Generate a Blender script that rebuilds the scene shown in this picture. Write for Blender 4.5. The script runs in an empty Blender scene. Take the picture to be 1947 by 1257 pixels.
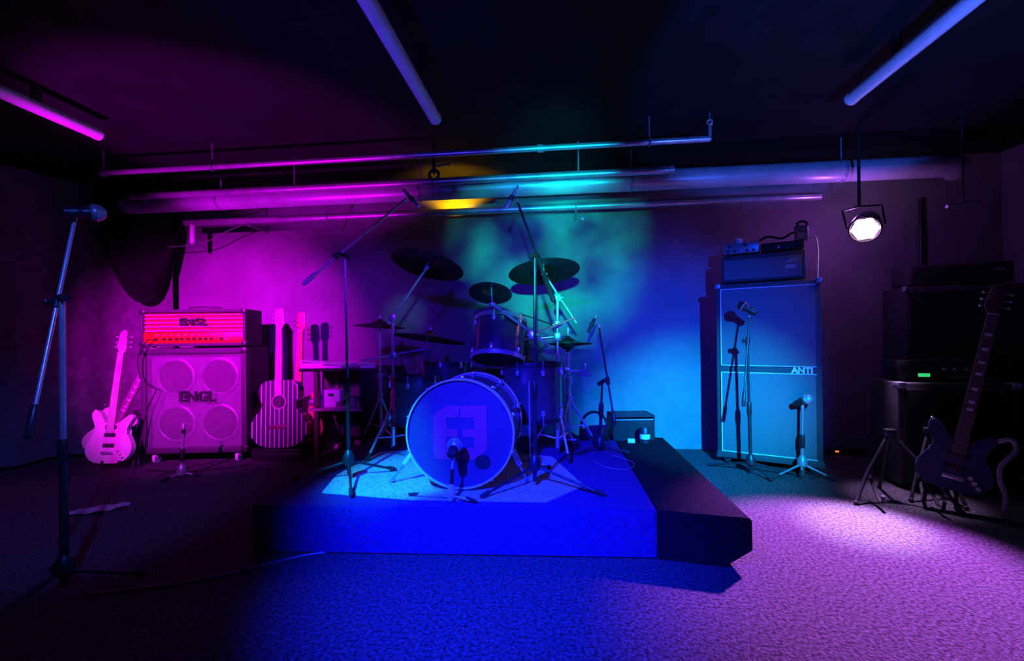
import bpy, bmesh, math, random
from mathutils import Vector as V, Matrix as M4
random.seed(7)
C = bpy.context.scene.collection
SC = bpy.context.scene
PI = math.pi

# ------------------------------------------------------------------ camera
FPX, U0, V0 = 860.0, 973.5, 641.0
TH, RO = math.atan(0.107), 0.012
FW = V((-math.sin(TH), math.cos(TH), 0)); RI = V((math.cos(TH), math.sin(TH), 0)); UP = V((0, 0, 1))
R2 = RI*math.cos(RO) - UP*math.sin(RO); U2 = UP*math.cos(RO) + RI*math.sin(RO)
EYE = V((0, 0, 1.0))
cam = bpy.data.cameras.new('camera'); co = bpy.data.objects.new('camera', cam); C.objects.link(co)
cam.sensor_width = 36; cam.lens = FPX/1947*36; cam.shift_y = (V0-628.5)/1947; cam.clip_start = .01
m = M4((R2, U2, -FW)).transposed().to_4x4(); m.translation = EYE; co.matrix_world = m
SC.camera = co
def ray(u, v): return FW + R2*((u-U0)/FPX) + U2*((V0-v)/FPX)
def F(u, v, z=0.0):
    d = ray(u, v); return EYE + d*((z-EYE.z)/d.z)
def W(u, v, y):
    d = ray(u, v); return EYE + d*(y/d.y)

# ------------------------------------------------------------------ world and light
SC.view_settings.view_transform = 'Standard'; SC.view_settings.look = 'None'
SC.view_settings.exposure = 0.0; SC.view_settings.gamma = 1.0
w = bpy.data.worlds.new('world'); SC.world = w; w.use_nodes = True
w.node_tree.nodes['Background'].inputs[0].default_value = (.5, .45, .6, 1)
w.node_tree.nodes['Background'].inputs[1].default_value = .006
def spot(name, loc, target, col, power, deg, blend=.5, rad=.03):
    l = bpy.data.lights.new(name, 'SPOT'); l.color = col; l.energy = power; l.spot_size = math.radians(deg)
    l.spot_blend = blend; l.shadow_soft_size = rad
    o = bpy.data.objects.new(name, l); C.objects.link(o); o.location = loc
    o.rotation_euler = (V(target)-V(loc)).to_track_quat('-Z', 'Y').to_euler()
    return o
def gobo(o, scale, c0, c1, lo=.45, hi=.7, seed=0.0):
    # patterned disco beam: the lamp's own colour filter
    l = o.data; l.use_nodes = True; nt = l.node_tree; em = nt.nodes['Emission']
    tc = nt.nodes.new('ShaderNodeTexCoord'); mp = nt.nodes.new('ShaderNodeMapping'); nz = nt.nodes.new('ShaderNodeTexNoise')
    rp = nt.nodes.new('ShaderNodeValToRGB')
    mp.inputs['Location'].default_value = (seed, seed*.7, 0)
    nz.inputs['Scale'].default_value = scale; nz.inputs['Detail'].default_value = 3
    nt.links.new(tc.outputs['Normal'], mp.inputs[0]); nt.links.new(mp.outputs[0], nz.inputs['Vector'])
    nt.links.new(nz.outputs[0], rp.inputs[0]); nt.links.new(rp.outputs[0], em.inputs[0])
    e = rp.color_ramp.elements; e[0].position = lo; e[0].color = (*c0, 1); e[1].position = hi; e[1].color = (*c1, 1)
    return o
BLUE = (.003, .012, 1)
spot('magenta_wash', (-2.6, .3, 2.1), (-3.0, 3.45, 1.05), (.84, .0, 1), 1850, 42, 1, .05)
spot('magenta_uplight', (-2.7, 1.9, .5), (-2.25, 3.15, 2.75), (.74, .0, 1), 280, 60, .5, .05)
spot('violet_fill', (-.9, .2, 1.9), (-1.95, 3.9, 1.1), (.16, .0, 1), 330, 29, 1, .05)  # added violet fill for the back wall left of the kit
spot('blue_front', (-.75, -.1, 2.2), (-.24, 2.12, .1), BLUE, 3400, 43, 1, .04)
spot('blue_upper', (-.5, -.2, 1.9), (.0, 3.6, .9), (.03, .0, 1), 420, 46, 1, .04)
spot('blue_side', (-.7, .2, 2.3), (-1.95, 1.41, 1.15), (.05, .10, 1), 190, 38, .8, .03)
spot('cyan_rug', (-1.3, .5, 2.2), F(752, 908, .22), (.0, .42, 1), 800, 18, .8, .03)
spot('cyan_right', (1.25, .0, 2.0), (1.06, 3.9, .14), (.0, .42, 1), 2600, 27, 1, .03)
spot('blue_right', (1.25, .0, 2.0), (1.0, 3.9, .66), (.0, .05, 1), 1300, 36, 1, .03)
gobo(spot('disco_beam', (.0, -.3, 1.35), (-.1, 3.9, 1.70), (1, 1, 1), 2000, 26, 1, .03), 7, (.0, .025, .13), (.0, .75, .6), .40, .66, 2.3)
spot('pipe_cyan', (.3, .3, 1.2), (-.05, 3.5, 2.3), (.0, .5, 1), 420, 18, .8, .03)
spot('blue_pipes', (1.2, .4, 1.0), (1.6, 2.7, 3.05), (.03, .12, 1), 360, 51, .2, .05)
spot('cyan_crash', (.2, -.2, 1.6), W(778, 555, 3.0), (.1, .7, 1), 110, 6, 1, .03)
spot('blue_ceiling', (-1.4, .2, 1.0), (-.9, 1.9, 2.35), (.05, .03, 1), 130, 46, .9, .05)
PAR = W(1645, 435, 3.35)
spot('par_beam', PAR + V((-.06, -.1, -.12)), F(1625, 1055), (.56, .12, 1), 1700, 46, .7, .05)
spot('par_core', PAR + V((-.06, -.1, -.12)), F(1640, 995), (.8, .6, 1), 1000, 23, 1, .05)
spot('par_side', PAR + V((.03, -.06, -.12)), W(1700, 735, 3.1), (.7, .4, 1), 170, 26, .9, .05)
yl = bpy.data.lights.new('par_glow_fill', 'POINT'); yl.color = (.5, .12, 1); yl.energy = 6; yl.shadow_soft_size = .02  # point lamp added behind the stage lamp for its hazy glow
yo = bpy.data.objects.new('par_glow_fill', yl); C.objects.link(yo); yo.location = PAR+V((.02, .18, .12))
spot('amber_lamp', W(862, 400, 3.94), W(866, 345, 4.09), (1, .45, .0), 20, 130, .5, .02)

# ------------------------------------------------------------------ materials
def mat(name, col, rough=.5, metal=0.0, var=.0, scale=30, bump=0.0, bscale=200, spec=.5, col2=None, detail=4):
    m = bpy.data.materials.new(name); m.use_nodes = True; nt = m.node_tree; b = nt.nodes['Principled BSDF']
    b.inputs['Roughness'].default_value = rough; b.inputs['Metallic'].default_value = metal
    b.inputs['Specular IOR Level'].default_value = spec
    tc = nt.nodes.new('ShaderNodeTexCoord')
    nz = nt.nodes.new('ShaderNodeTexNoise'); nz.inputs['Scale'].default_value = scale; nz.inputs['Detail'].default_value = detail
    nt.links.new(tc.outputs['Object'], nz.inputs['Vector'])
    rp = nt.nodes.new('ShaderNodeValToRGB'); nt.links.new(nz.outputs[0], rp.inputs[0])
    c2 = col2 or tuple(min(1, c*(1+var)) for c in col); c1 = col if col2 else tuple(c*(1-var) for c in col)
    rp.color_ramp.elements[0].position = .35; rp.color_ramp.elements[0].color = (*c1, 1)
    rp.color_ramp.elements[1].position = .65; rp.color_ramp.elements[1].color = (*c2, 1)
    nt.links.new(rp.outputs[0], b.inputs['Base Color'])
    if bump:
        n2 = nt.nodes.new('ShaderNodeTexNoise'); n2.inputs['Scale'].default_value = bscale; n2.inputs['Detail'].default_value = 3
        nt.links.new(tc.outputs['Object'], n2.inputs['Vector'])
        bp = nt.nodes.new('ShaderNodeBump'); bp.inputs['Strength'].default_value = bump; bp.inputs['Distance'].default_value = .01
        nt.links.new(n2.outputs[0], bp.inputs['Height']); nt.links.new(bp.outputs[0], b.inputs['Normal'])
    return m
def glow(name, col, s):
    m = mat(name, (.1, .1, .1)); b = m.node_tree.nodes['Principled BSDF']
    b.inputs['Emission Color'].default_value = (*col, 1); b.inputs['Emission Strength'].default_value = s
    return m
MT = dict(
    carpet=mat('black_carpet', (.03, .028, .03), .95, 0, 0, 75, .9, 160, .1, (.14, .135, .14), 9),
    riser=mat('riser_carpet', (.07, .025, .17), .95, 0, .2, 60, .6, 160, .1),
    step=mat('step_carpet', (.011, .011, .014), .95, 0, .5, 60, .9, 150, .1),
    rug=mat('pale_rug', (.5, .5, .52), .95, 0, .35, 90, .5, 160, .1),
    wall=mat('dark_wall_paint', (.22, .22, .23), .85, 0, .12, 3, .15, 40, .2),
    ceil=mat('black_ceiling', (.008, .008, .008), .9, 0, .3, 5, .2, 30, .2),
    cloth=mat('black_drape', (.16, .14, .16), .9, 0, .2, 14, .2, 90, .1),
    swag=mat('shaded_drape', (.025, .02, .025), .95, 0, .2, 14, .2, 90, .1),  # drape cloth darkened: shade on the swag is put into its colour
    tolex=mat('black_vinyl', (.05, .05, .052), .6, 0, .2, 160, .3, 300),
    cabgrille=mat('speaker_cloth', (.16, .16, .17), .85, 0, .15, 240, .3, 400, .2),
    dark=mat('black_plastic', (.015, .015, .016), .45, 0, .2, 40),
    bmetal=mat('black_steel', (.05, .05, .055), .38, .6, .1, 40),
    gmetal=mat('grey_steel', (.36, .36, .38), .35, .4, .1, 40),
    chrome=mat('chrome', (.85, .85, .87), .27, .72, .05, 20),
    silver=mat('silver_hoop', (.8, .8, .82), .3, .2, .05, 20),
    white=mat('white_paint', (.75, .75, .75), .45, 0, .06, 8),
    duct=mat('grey_duct_paint', (.5, .5, .52), .35, .2, .12, 6),
    pipe=mat('zinc_pipe', (.55, .55, .57), .32, .6, .15, 12),
    brass=mat('cymbal_bronze', (.07, .055, .035), .38, .8, .15, 30),  # bronze darkened: the unlit cymbal silhouettes are put into the colour
    shell=mat('drum_lacquer', (.10, .10, .11), .22, .3, .1, 20),
    head=mat('drum_head_dark', (.08, .03, .085), .55, 0, .05, 10),
    headblk=mat('drum_head_black', (.01, .01, .01), .6, 0, .05, 10),
    logo=mat('violet_print', (.6, .03, .1), .6, 0, .05, 10),
    gold=mat('gold_plate', (1, .33, .01), .4, .15, .05, 20),
    goldbar=mat('gold_bar', (1, .7, .42), .35, 0, .05, 20),
    darkgold=mat('gold_shade_cloth', (.36, .03, .03), .7, 0, .1, 50),
    cream=mat('cream_lacquer', (.8, .72, .66), .3, 0, .05, 8),
    maple=mat('pale_maple', (.6, .5, .42), .45, 0, .2, 12),
    rosewood=mat('rosewood', (.12, .07, .06), .5, 0, .2, 30),
    red=mat('red_lacquer', (.7, .02, .16), .25, 0, .1, 10),
    wood=mat('orange_wood', (.6, .27, .06), .6, 0, .3, 9),
    paper=mat('white_paper', (.8, .8, .8), .8, 0, .04, 5),
    rubber=mat('rubber', (.02, .02, .02), .8, 0, .1, 40),
    cone=mat('speaker_cone', (.03, .03, .032), .7, 0, .1, 40),
    darkbody=mat('dark_guitar_finish', (.05, .055, .13), .3, 0, .1, 10),  # blue light on the bass guitar is put into its finish colour
    strap=mat('grey_strap', (.25, .25, .25), .8, 0, .1, 30),
    lens=glow('lamp_lens', (1, .55, 1), 30), green=glow('green_display', (.05, .8, .25), .8), rled=glow('red_led', (1, .08, .02), 4),
)
def mesh_grille():
    m = mat('perforated_grille', (.34, .34, .35), .5, .3, .05, 30); nt = m.node_tree
    b = nt.nodes['Principled BSDF']; out = nt.nodes['Material Output']
    tc = nt.nodes.new('ShaderNodeTexCoord'); vo = nt.nodes.new('ShaderNodeTexVoronoi'); vo.voronoi_dimensions = '2D'; vo.inputs['Scale'].default_value = 110
    sx_ = nt.nodes.new('ShaderNodeSeparateXYZ'); cx_ = nt.nodes.new('ShaderNodeCombineXYZ')
    nt.links.new(tc.outputs['Object'], sx_.inputs[0]); nt.links.new(sx_.outputs[0], cx_.inputs[0]); nt.links.new(sx_.outputs[2], cx_.inputs[1])
    vo.inputs['Randomness'].default_value = 0
    th = nt.nodes.new('ShaderNodeMath'); th.operation = 'LESS_THAN'; th.inputs[1].default_value = .47
    tr = nt.nodes.new('ShaderNodeBsdfTransparent'); mx = nt.nodes.new('ShaderNodeMixShader')
    nt.links.new(cx_.outputs[0], vo.inputs['Vector']); nt.links.new(vo.outputs['Distance'], th.inputs[0])
    nt.links.new(th.outputs[0], mx.inputs[0]); nt.links.new(b.outputs[0], mx.inputs[1]); nt.links.new(tr.outputs[0], mx.inputs[2])
    nt.links.new(mx.outputs[0], out.inputs[0]); return m
MT['mesh'] = mesh_grille()
def striped(name):
    m = mat(name, (.03, .03, .04), .3, .1, .1, 20); nt = m.node_tree; b = nt.nodes['Principled BSDF']
    tc = nt.nodes.new('ShaderNodeTexCoord'); sp = nt.nodes.new('ShaderNodeSeparateXYZ'); nt.links.new(tc.outputs['Object'], sp.inputs[0])
    mu = nt.nodes.new('ShaderNodeMath'); mu.operation = 'MULTIPLY'; mu.inputs[1].default_value = 27
    ad = nt.nodes.new('ShaderNodeMath'); ad.operation = 'FRACT'; lt = nt.nodes.new('ShaderNodeMath'); lt.operation = 'LESS_THAN'; lt.inputs[1].default_value = .2
    nt.links.new(sp.outputs[0], mu.inputs[0]); nt.links.new(mu.outputs[0], ad.inputs[0]); nt.links.new(ad.outputs[0], lt.inputs[0])
    mx = nt.nodes.new('ShaderNodeMix'); mx.data_type = 'RGBA'; mx.inputs[6].default_value = (.05, .04, .07, 1); mx.inputs[7].default_value = (.75, .7, .72, 1)
    nt.links.new(lt.outputs[0], mx.inputs[0]); nt.links.new(mx.outputs[2], b.inputs['Base Color']); return m
MT['striped'] = striped('striped_top')

# ------------------------------------------------------------------ mesh helpers
def chain(o):
    mm = M4.Identity(4)
    while o is not None:
        mm = o.matrix_basis @ mm; o = o.parent
    return mm
def frame(p, d, up=V((0, 0, 1))):
    # matrix at p whose +Z looks along d
    q = V(d).normalized().to_track_quat('Z', 'Y'); mm = q.to_matrix().to_4x4(); mm.translation = V(p); return mm
class MB:
    def __init__(s): s.bm = bmesh.new()
    def add(s, vs, fs, mm=None):
        bv = [s.bm.verts.new((mm @ V(v)) if mm else V(v)) for v in vs]
        for f in fs:
            try: s.bm.faces.new([bv[i] for i in f])
            except ValueError: pass
        return s
    def box(s, lo, hi, mm=None, bev=0.0):
        x0, y0, z0 = lo; x1, y1, z1 = hi
        if not bev:
            return s.add([(x, y, z) for x in (x0, x1) for y in (y0, y1) for z in (z0, z1)],
                         [(0, 1, 3, 2), (4, 6, 7, 5), (0, 4, 5, 1), (2, 3, 7, 6), (0, 2, 6, 4), (1, 5, 7, 3)], mm)
        b = bmesh.new(); vs = [b.verts.new((x, y, z)) for x in (x0, x1) for y in (y0, y1) for z in (z0, z1)]
        for f in [(0, 1, 3, 2), (4, 6, 7, 5), (0, 4, 5, 1), (2, 3, 7, 6), (0, 2, 6, 4), (1, 5, 7, 3)]: b.faces.new([vs[i] for i in f])
        bmesh.ops.bevel(b, geom=list(b.edges), offset=bev, segments=2, affect='EDGES', profile=.5)
        if mm: b.transform(mm)
        return s.join(b)
    def join(s, b):
        b.verts.ensure_lookup_table(); b.verts.index_update()
        s.add([v.co.copy() for v in b.verts], [[v.index for v in f.verts] for f in b.faces]); b.free(); return s
    def lathe(s, prof, n=24, mm=None, cap=True):
        vs, fs = [], []
        for r, z in prof:
            for k in range(n): a = 2*PI*k/n; vs.append((r*math.cos(a), r*math.sin(a), z))
        for j in range(len(prof)-1):
            for k in range(n): fs.append((j*n+k, j*n+(k+1) % n, (j+1)*n+(k+1) % n, (j+1)*n+k))
        if cap:
            fs.append(tuple(range(n-1, -1, -1))); fs.append(tuple((len(prof)-1)*n+k for k in range(n)))
        return s.add(vs, fs, mm)
    def cyl(s, a, b, r, r2=None, n=16):
        a, b = V(a), V(b); L = (b-a).length
        return s.lathe([(r, 0), (r if r2 is None else r2, L)], n, frame(a, b-a))
    def ring(s, R, r, mm=None, n=40, k=8, sz=1.0):
        vs, fs = [], []
        for i in range(n):
            A = 2*PI*i/n
            for j in range(k):
                B = 2*PI*j/k; q = R+r*math.cos(B); vs.append((q*math.cos(A), q*math.sin(A), sz*r*math.sin(B)))
        for i in range(n):
            for j in range(k): fs.append((i*k+j, ((i+1) % n)*k+j, ((i+1) % n)*k+(j+1) % k, i*k+(j+1) % k))
        return s.add(vs, fs, mm)
    def tube(s, pts, r, n=8):
        pts = [V(p) for p in pts]; vs, fs = [], []; rr = r if isinstance(r, (list, tuple)) else [r]*len(pts)
        q = None
        for i, p in enumerate(pts):
            d = (pts[min(i+1, len(pts)-1)]-pts[max(i-1, 0)]).normalized()
            if q is None: x = d.orthogonal().normalized()
            else: x = (q-d*q.dot(d)).normalized()
            q = x; y = d.cross(x)
            for k in range(n): a = 2*PI*k/n; vs.append(p+(x*math.cos(a)+y*math.sin(a))*rr[i])
        for j in range(len(pts)-1):
            for k in range(n): fs.append((j*n+k, j*n+(k+1) % n, (j+1)*n+(k+1) % n, (j+1)*n+k))
        fs.append(tuple(range(n-1, -1, -1))); fs.append(tuple((len(pts)-1)*n+k for k in range(n)))
        return s.add(vs, fs)
    def ball(s, c, r, n=16, m=10, sc=(1, 1, 1), mm=None):
        prof = [(max(1e-4, r*math.sin(PI*j/m)), -r*math.cos(PI*j/m)) for j in range(m+1)]
        return s.lathe(prof, n, (mm or M4.Translation(V(c))) @ M4.Diagonal((*sc, 1)))
    def prism(s, poly, y0, y1, mm=None, bev=0.0):
        # polygon in x,z pulled from y0 to y1
        b = bmesh.new(); n = len(poly)
        f = [b.verts.new((x, y0, z)) for x, z in poly]; g = [b.verts.new((x, y1, z)) for x, z in poly]
        b.faces.new(f); b.faces.new(g[::-1])
        for i in range(n): b.faces.new((f[i], g[i], g[(i+1) % n], f[(i+1) % n]))
        if bev:
            es = [e for e in b.edges if len({round(v.co.y, 6) for v in e.verts}) == 1]
            bmesh.ops.bevel(b, geom=es, offset=bev, segments=3, affect='EDGES', profile=.5)
        if mm: b.transform(mm)
        return s.join(b)
    def build(s, name, m, parent=None, local=False, sharp=38):
        bm = s.bm
        if parent is not None and not local: bm.transform(chain(parent).inverted())
        bmesh.ops.recalc_face_normals(bm, faces=bm.faces)
        lim = math.radians(sharp)
        for f in bm.faces: f.smooth = True
        for e in bm.edges: e.smooth = len(e.link_faces) == 2 and e.calc_face_angle(0) < lim
        me = bpy.data.meshes.new(name); bm.to_mesh(me); bm.free()
        me.materials.append(MT[m] if isinstance(m, str) else m)
        o = bpy.data.objects.new(name, me); C.objects.link(o)
        if parent is not None: o.parent = parent
        return o
def smooth(pts, k=5, closed=True):
    n = len(pts); out = []
    for i in range(n if closed else n-1):
        g = (lambda j: pts[j % n]) if closed else (lambda j: pts[min(max(j, 0), n-1)])
        p0, p1, p2, p3 = [V(g(i+d)) for d in (-1, 0, 1, 2)]
        for t in range(k):
            t /= k; out.append(.5*((2*p1)+(p2-p0)*t+(2*p0-5*p1+4*p2-p3)*t*t+(3*p1-p0-3*p2+p3)*t**3))
    if not closed: out.append(V(pts[-1]))
    return out
def glyphs(txt, size, depth, mm, bold=.0, shear=0.0):
    # lettering as a bmesh; text lies in x,z and faces -y
    cu = bpy.data.curves.new('lettering', 'FONT'); cu.body = txt; cu.size = size; cu.extrude = depth/2; cu.offset = bold; cu.shear = shear
    cu.align_x = 'CENTER'; cu.align_y = 'CENTER'; cu.resolution_u = 3
    o = bpy.data.objects.new('lettering', cu); C.objects.link(o)
    dg = bpy.context.evaluated_depsgraph_get(); me = bpy.data.meshes.new_from_object(o.evaluated_get(dg))
    b = bmesh.new(); b.from_mesh(me); b.transform(mm @ M4.Rotation(PI/2, 4, 'X'))
    bpy.data.objects.remove(o); bpy.data.curves.remove(cu); bpy.data.meshes.remove(me)
    mb = MB(); mb.join(b); return mb
def tag(o, label, cat, group=None, kind=None):
    if label: o['label'] = label
    if cat: o['category'] = cat
    if group: o['group'] = group
    if kind: o['kind'] = kind
    return o
def thing(name, label, cat, loc=(0, 0, 0), rot=None, group=None):
    o = bpy.data.objects.new(name, None); C.objects.link(o); o.empty_display_size = .1
    mm = rot.to_4x4() if rot is not None else M4.Identity(4); mm.translation = V(loc); o.matrix_basis = mm
    return tag(o, label, cat, group)
def struct(name, mb, m):
    o = mb.build(name, m); o['kind'] = 'structure'; return o

# ------------------------------------------------------------------ room
XL, XR, YB, ZC = -4.6, 3.6, 4.1, 2.46
b = MB(); b.box((XL-.1, -1.2, -.1), (XR+.1, YB+.1, 0)); struct('floor', b, 'carpet')
b = MB(); b.box((XL-.1, YB, 0), (XR+.1, YB+.1, ZC)); struct('wall_back', b, 'wall')
b = MB(); b.box((XL-.1, -1.2, 0), (XL, YB, ZC)); struct('wall_left', b, 'wall')
b = MB(); b.box((XR, -1.2, 0), (XR+.1, YB, ZC)); struct('wall_right', b, 'wall')
b = MB(); b.box((XL-.1, -1.2, ZC), (XR+.1, YB+.1, ZC+.1)); struct('ceiling', b, 'ceil')

# riser, rug and side platform
RZ = .22
p0, p1, p2 = F(478, 962, RZ), F(1250, 970, RZ), F(1165, 828, RZ)
p3 = p0 + (p2-p1)
def slab(pts, z0, z1, name, m):
    b = MB(); n = len(pts)
    b.add([(p.x, p.y, z) for z in (z0, z1) for p in pts], [tuple(range(n-1, -1, -1)), tuple(range(n, 2*n))]+[(i, (i+1) % n, n+(i+1) % n, n+i) for i in range(n)])
    bmesh.ops.bevel(b.bm, geom=[e for e in b.bm.edges], offset=.008, segments=2, affect='EDGES')
    return b.build(name, m)
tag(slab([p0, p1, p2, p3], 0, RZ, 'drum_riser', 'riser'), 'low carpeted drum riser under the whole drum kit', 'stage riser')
# side platform: underside cut back at its outer edge, as a lipped profile pulled from front to back
q1, q2 = F(1430, 986, RZ), F(1272, 838, RZ)
d = (q2-q1); fx = (q1-p1).normalized(); gap = .006
b = MB(); wd = (q1-p1).length-gap
prof = [(0, 0), (wd-.11, 0), (wd, .085), (wd, RZ-.01), (wd-.01, RZ), (0, RZ)]
vs = []
for pt in (p1+fx*gap, p1+fx*gap+(p2-p1)):
    wid = 1.0
    for x, z in prof: vs.append((pt.x+fx.x*x, pt.y+fx.y*x, z))
n = len(prof)
b.add(vs, [tuple(range(n)), tuple(range(2*n-1, n-1, -1))]+[(i, n+i, n+(i+1) % n, (i+1) % n) for i in range(n)])
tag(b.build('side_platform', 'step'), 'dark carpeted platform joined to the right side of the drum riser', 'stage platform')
ru = [F(612, 938, RZ), F(780, 951, RZ), F(1040, 956, RZ), F(1110, 925, RZ), F(1050, 870, RZ), F(860, 850, RZ), F(720, 862, RZ), F(640, 905, RZ)]
b = MB(); n = len(ru)
b.add([(p.x, p.y, z) for z in (RZ, RZ+.006) for p in ru], [tuple(range(n-1, -1, -1)), tuple(range(n, 2*n))]+[(i, (i+1) % n, n+(i+1) % n, n+i) for i in range(n)])
tag(b.build('drum_rug', 'rug'), 'thin pale rug under the bass drum on the riser', 'rug')
RT = RZ+.006

# ------------------------------------------------------------------ ceiling pipes, duct, battens
def hpipe(name, label, u0, v0, u1, v1, y, r, m, ends=()):
    a, bb = W(u0, v0, y), W(u1, v1, y); z = (a.z+bb.z)/2; a.z = bb.z = z
    t = thing(name, label, 'pipe', (a+bb)/2)
    MB().cyl(a, bb, r, n=20).build('pipe_run', m, t)
    return t, a, bb
t, a, bb = hpipe('conduit_pipe', 'thin ceiling pipe highest and nearest of the pipes above the drum kit', 190, 317, 1350, 278, 3.1, .02, 'pipe')
for u in (197, 404, 1235):
    x = W(u, 300, 3.1).x
    g = MB().cyl((x, 3.1, a.z), (x, 3.1, ZC), .005, n=8).build('hanger_rod', 'gmetal', t)
    MB().ring(.026, .006, M4.Translation((x, 3.1, a.z)) @ M4.Rotation(PI/2, 4, 'Y'), 20, 6).build('hanger_clip', 'gmetal', g)
g = MB().cyl((bb.x, 3.1, a.z-.01), (bb.x, 3.1, a.z+.1), .011).build('end_riser', 'pipe', t)
MB().ring(.016, .006, M4.Translation((bb.x, 3.1, a.z+.11)) @ M4.Rotation(PI/2, 4, 'X'), 20, 6).build('eye_bolt', 'chrome', g)
MB().cyl((bb.x, 3.1, a.z+.12), (bb.x, 3.1, ZC), .004, n=8).build('hanger_rod', 'gmetal', t)
MB().cyl((W(1028, 289, 3.1).x-.02, 3.1, a.z), (W(1028, 289, 3.1).x+.02, 3.1, a.z), .027, n=20).build('coupling', 'pipe', t)
t, a, bb = hpipe('sprinkler_pipe', 'middle ceiling pipe running just above the wide duct with a blunt end', 250, 372, 1280, 325, 3.42, .027, 'pipe')
MB().cyl(bb-V((.03, 0, 0)), bb+V((.004, 0, 0)), .033, n=20).build('end_cap', 'gmetal', t)
for u in (560, 1100):
    x = W(u, 340, 3.42).x
    MB().cyl((x, 3.42, a.z+.02), (x, 3.42, ZC), .006, n=8).build('hanger_rod', 'gmetal', t)
# wide duct
y = 3.62; a, bb = W(238, 388, y), W(1800, 325, y); z = (a.z+bb.z)/2 + .012
t = thing('ceiling_duct', 'wide pale round duct running along the back wall near the ceiling', 'duct', (0, y, z))
R = .078
e = V((bb.x, y, z)); s0 = V((a.x+.05, y, z))
pts = [s0+(e-s0)*k/12 for k in range(13)] + [e+V((.12*math.sin(q*PI/10), .10*(1-math.cos(q*PI/10)), 0)) for q in range(1, 6)]
MB().tube(pts, R, 28).build('duct_run', 'duct', t)
MB().lathe([(R, 0), (R*.9, .05), (.02, .14)], 28, frame(s0, (-1, 0, 0))).build('tapered_end', 'duct', t)
for u in (420, 800, 1200, 1600):
    x = W(u, 350, y).x
    g = MB().ring(R+.003, .004, M4.Translation((x, y, z)) @ M4.Rotation(PI/2, 4, 'Y'), 28, 6, 3).build('joint_band', 'gmetal', t)
    MB().cyl((x, y, z+R), (x, y, ZC), .006, n=8).build('hanger_rod', 'gmetal', g)
# lower pipe
t, a, bb = hpipe('lower_pipe', 'lowest pipe along the back wall with a capped drop leg at its left', 352, 418, 1560, 381, 3.82, .028, 'pipe')
p = W(366, 415, 3.82); p.z = a.z
g = MB().cyl(p, W(366, 462, 3.82), .022, n=18).build('drop_leg', 'white', t)
MB().ball(W(366, 463, 3.82), .022).build('leg_cap', 'gmetal', g)
for u in (472, 624, 1095):
    x = W(u, 405, 3.82).x
    g = MB().ring(.033, .006, M4.Translation((x, 3.82, a.z)) @ M4.Rotation(PI/2, 4, 'Y'), 20, 6).build('pipe_clip', 'gmetal', t)
    MB().cyl((x, 3.82, a.z-.045), (x, YB-.003, a.z-.045), .006, n=8).cyl((x, 3.82, a.z-.05), (x, 3.82, a.z), .005, n=8).build('wall_bracket', 'gmetal', g)
c = W(1108, 416, YB-.02); tag(MB().ring(.012, .004, M4.Translation(c) @ M4.Rotation(PI/2, 4, 'X'), 16, 6).cyl(c+V((0, .01, 0)), c+V((0, .025, 0)), .01, n=10).build('eye_hook', 'chrome'), 'tiny metal eye hook on the back wall below the lowest pipe', 'hook')
# sagging cable under lower pipe on the left
c0, c1 = W(320, 470, 3.88), W(505, 412, 3.86); mid = W(385, 462, 3.87)
tag(MB().tube(smooth([c0, mid, W(440, 436, 3.87), c1], 8, False), .004, 6).build('hanging_wire', 'gmetal'), 'thin wire sagging from the lowest pipe down to the curtain', 'wire')
# vertical pipe and short conduit on the right
x = W(1750, 400, YB-.03).x
tag(MB().cyl((x, YB-.03, 0), (x, YB-.03, 2.1), .014, n=12).build('vertical_pipe', 'bmetal'), 'thin dark upright pipe on the back wall right of the stage lamp', 'pipe')
c0, c1 = W(1800, 393, 3.3), W(1862, 383, 3.3)
t = thing('short_conduit', 'short dim conduit end near the ceiling above the dark amplifier stack', 'pipe', c0)
MB().cyl(c0, c1, .012, n=12).build('pipe_run', 'pipe', t); MB().cyl((c0+c1)/2, V(((c0.x+c1.x)/2, 3.3, ZC)), .006, n=8).build('hanger_rod', 'bmetal', t)
# clamp hanging between pipes
c = W(825, 330, 3.25)
t = thing('pipe_clamp', 'small black clamp hanging between the ceiling pipes above the left cymbal', 'clamp', c)
MB().cyl(c, (c.x, c.y, ZC), .012, n=12).build('clamp_stem', 'dark', t)
MB().ring(.035, .011, M4.Translation(c+V((0, 0, -.01))) @ M4.Rotation(PI/2, 4, 'X'), 20, 8).build('clamp_jaw', 'dark', t)
MB().cyl(c+V((.0, 0, .05)), c+V((.11, 0, .065)), .006, n=8).ball(c+V((.11, 0, .065)), .012).build('clamp_screw', 'dark', t)
# unlit fluorescent battens
for (u, v, lab, L) in ((828, 226, 'unlit tube light on the ceiling above the drum kit', 2.2), (188, 256, 'unlit tube light on the ceiling over the left side of the stage', 2.2), (1618, 188, 'unlit tube light on the ceiling over the right side of the stage', 2.2)):
    zc = 2.33; e = F(u, v, zc)
    t = thing('tube_light', lab, 'light fixture', e, group='unlit tube lights on the ceiling')
    MB().cyl((e.x, e.y-.03, zc), (e.x, e.y-L, zc), .036, n=24).build('tube', 'white', t)
    MB().lathe([(.036, 0), (.038, .004), (.038, .03), (.03, .036)], 24, frame((e.x, e.y-.03, zc), (0, 1, 0))).build('end_cap', 'white', t)
    for q in (.35, 1.6): MB().box((e.x-.012, e.y-q-.02, zc+.02), (e.x+.012, e.y-q+.02, ZC)).build('bracket', 'dark', t)

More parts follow.
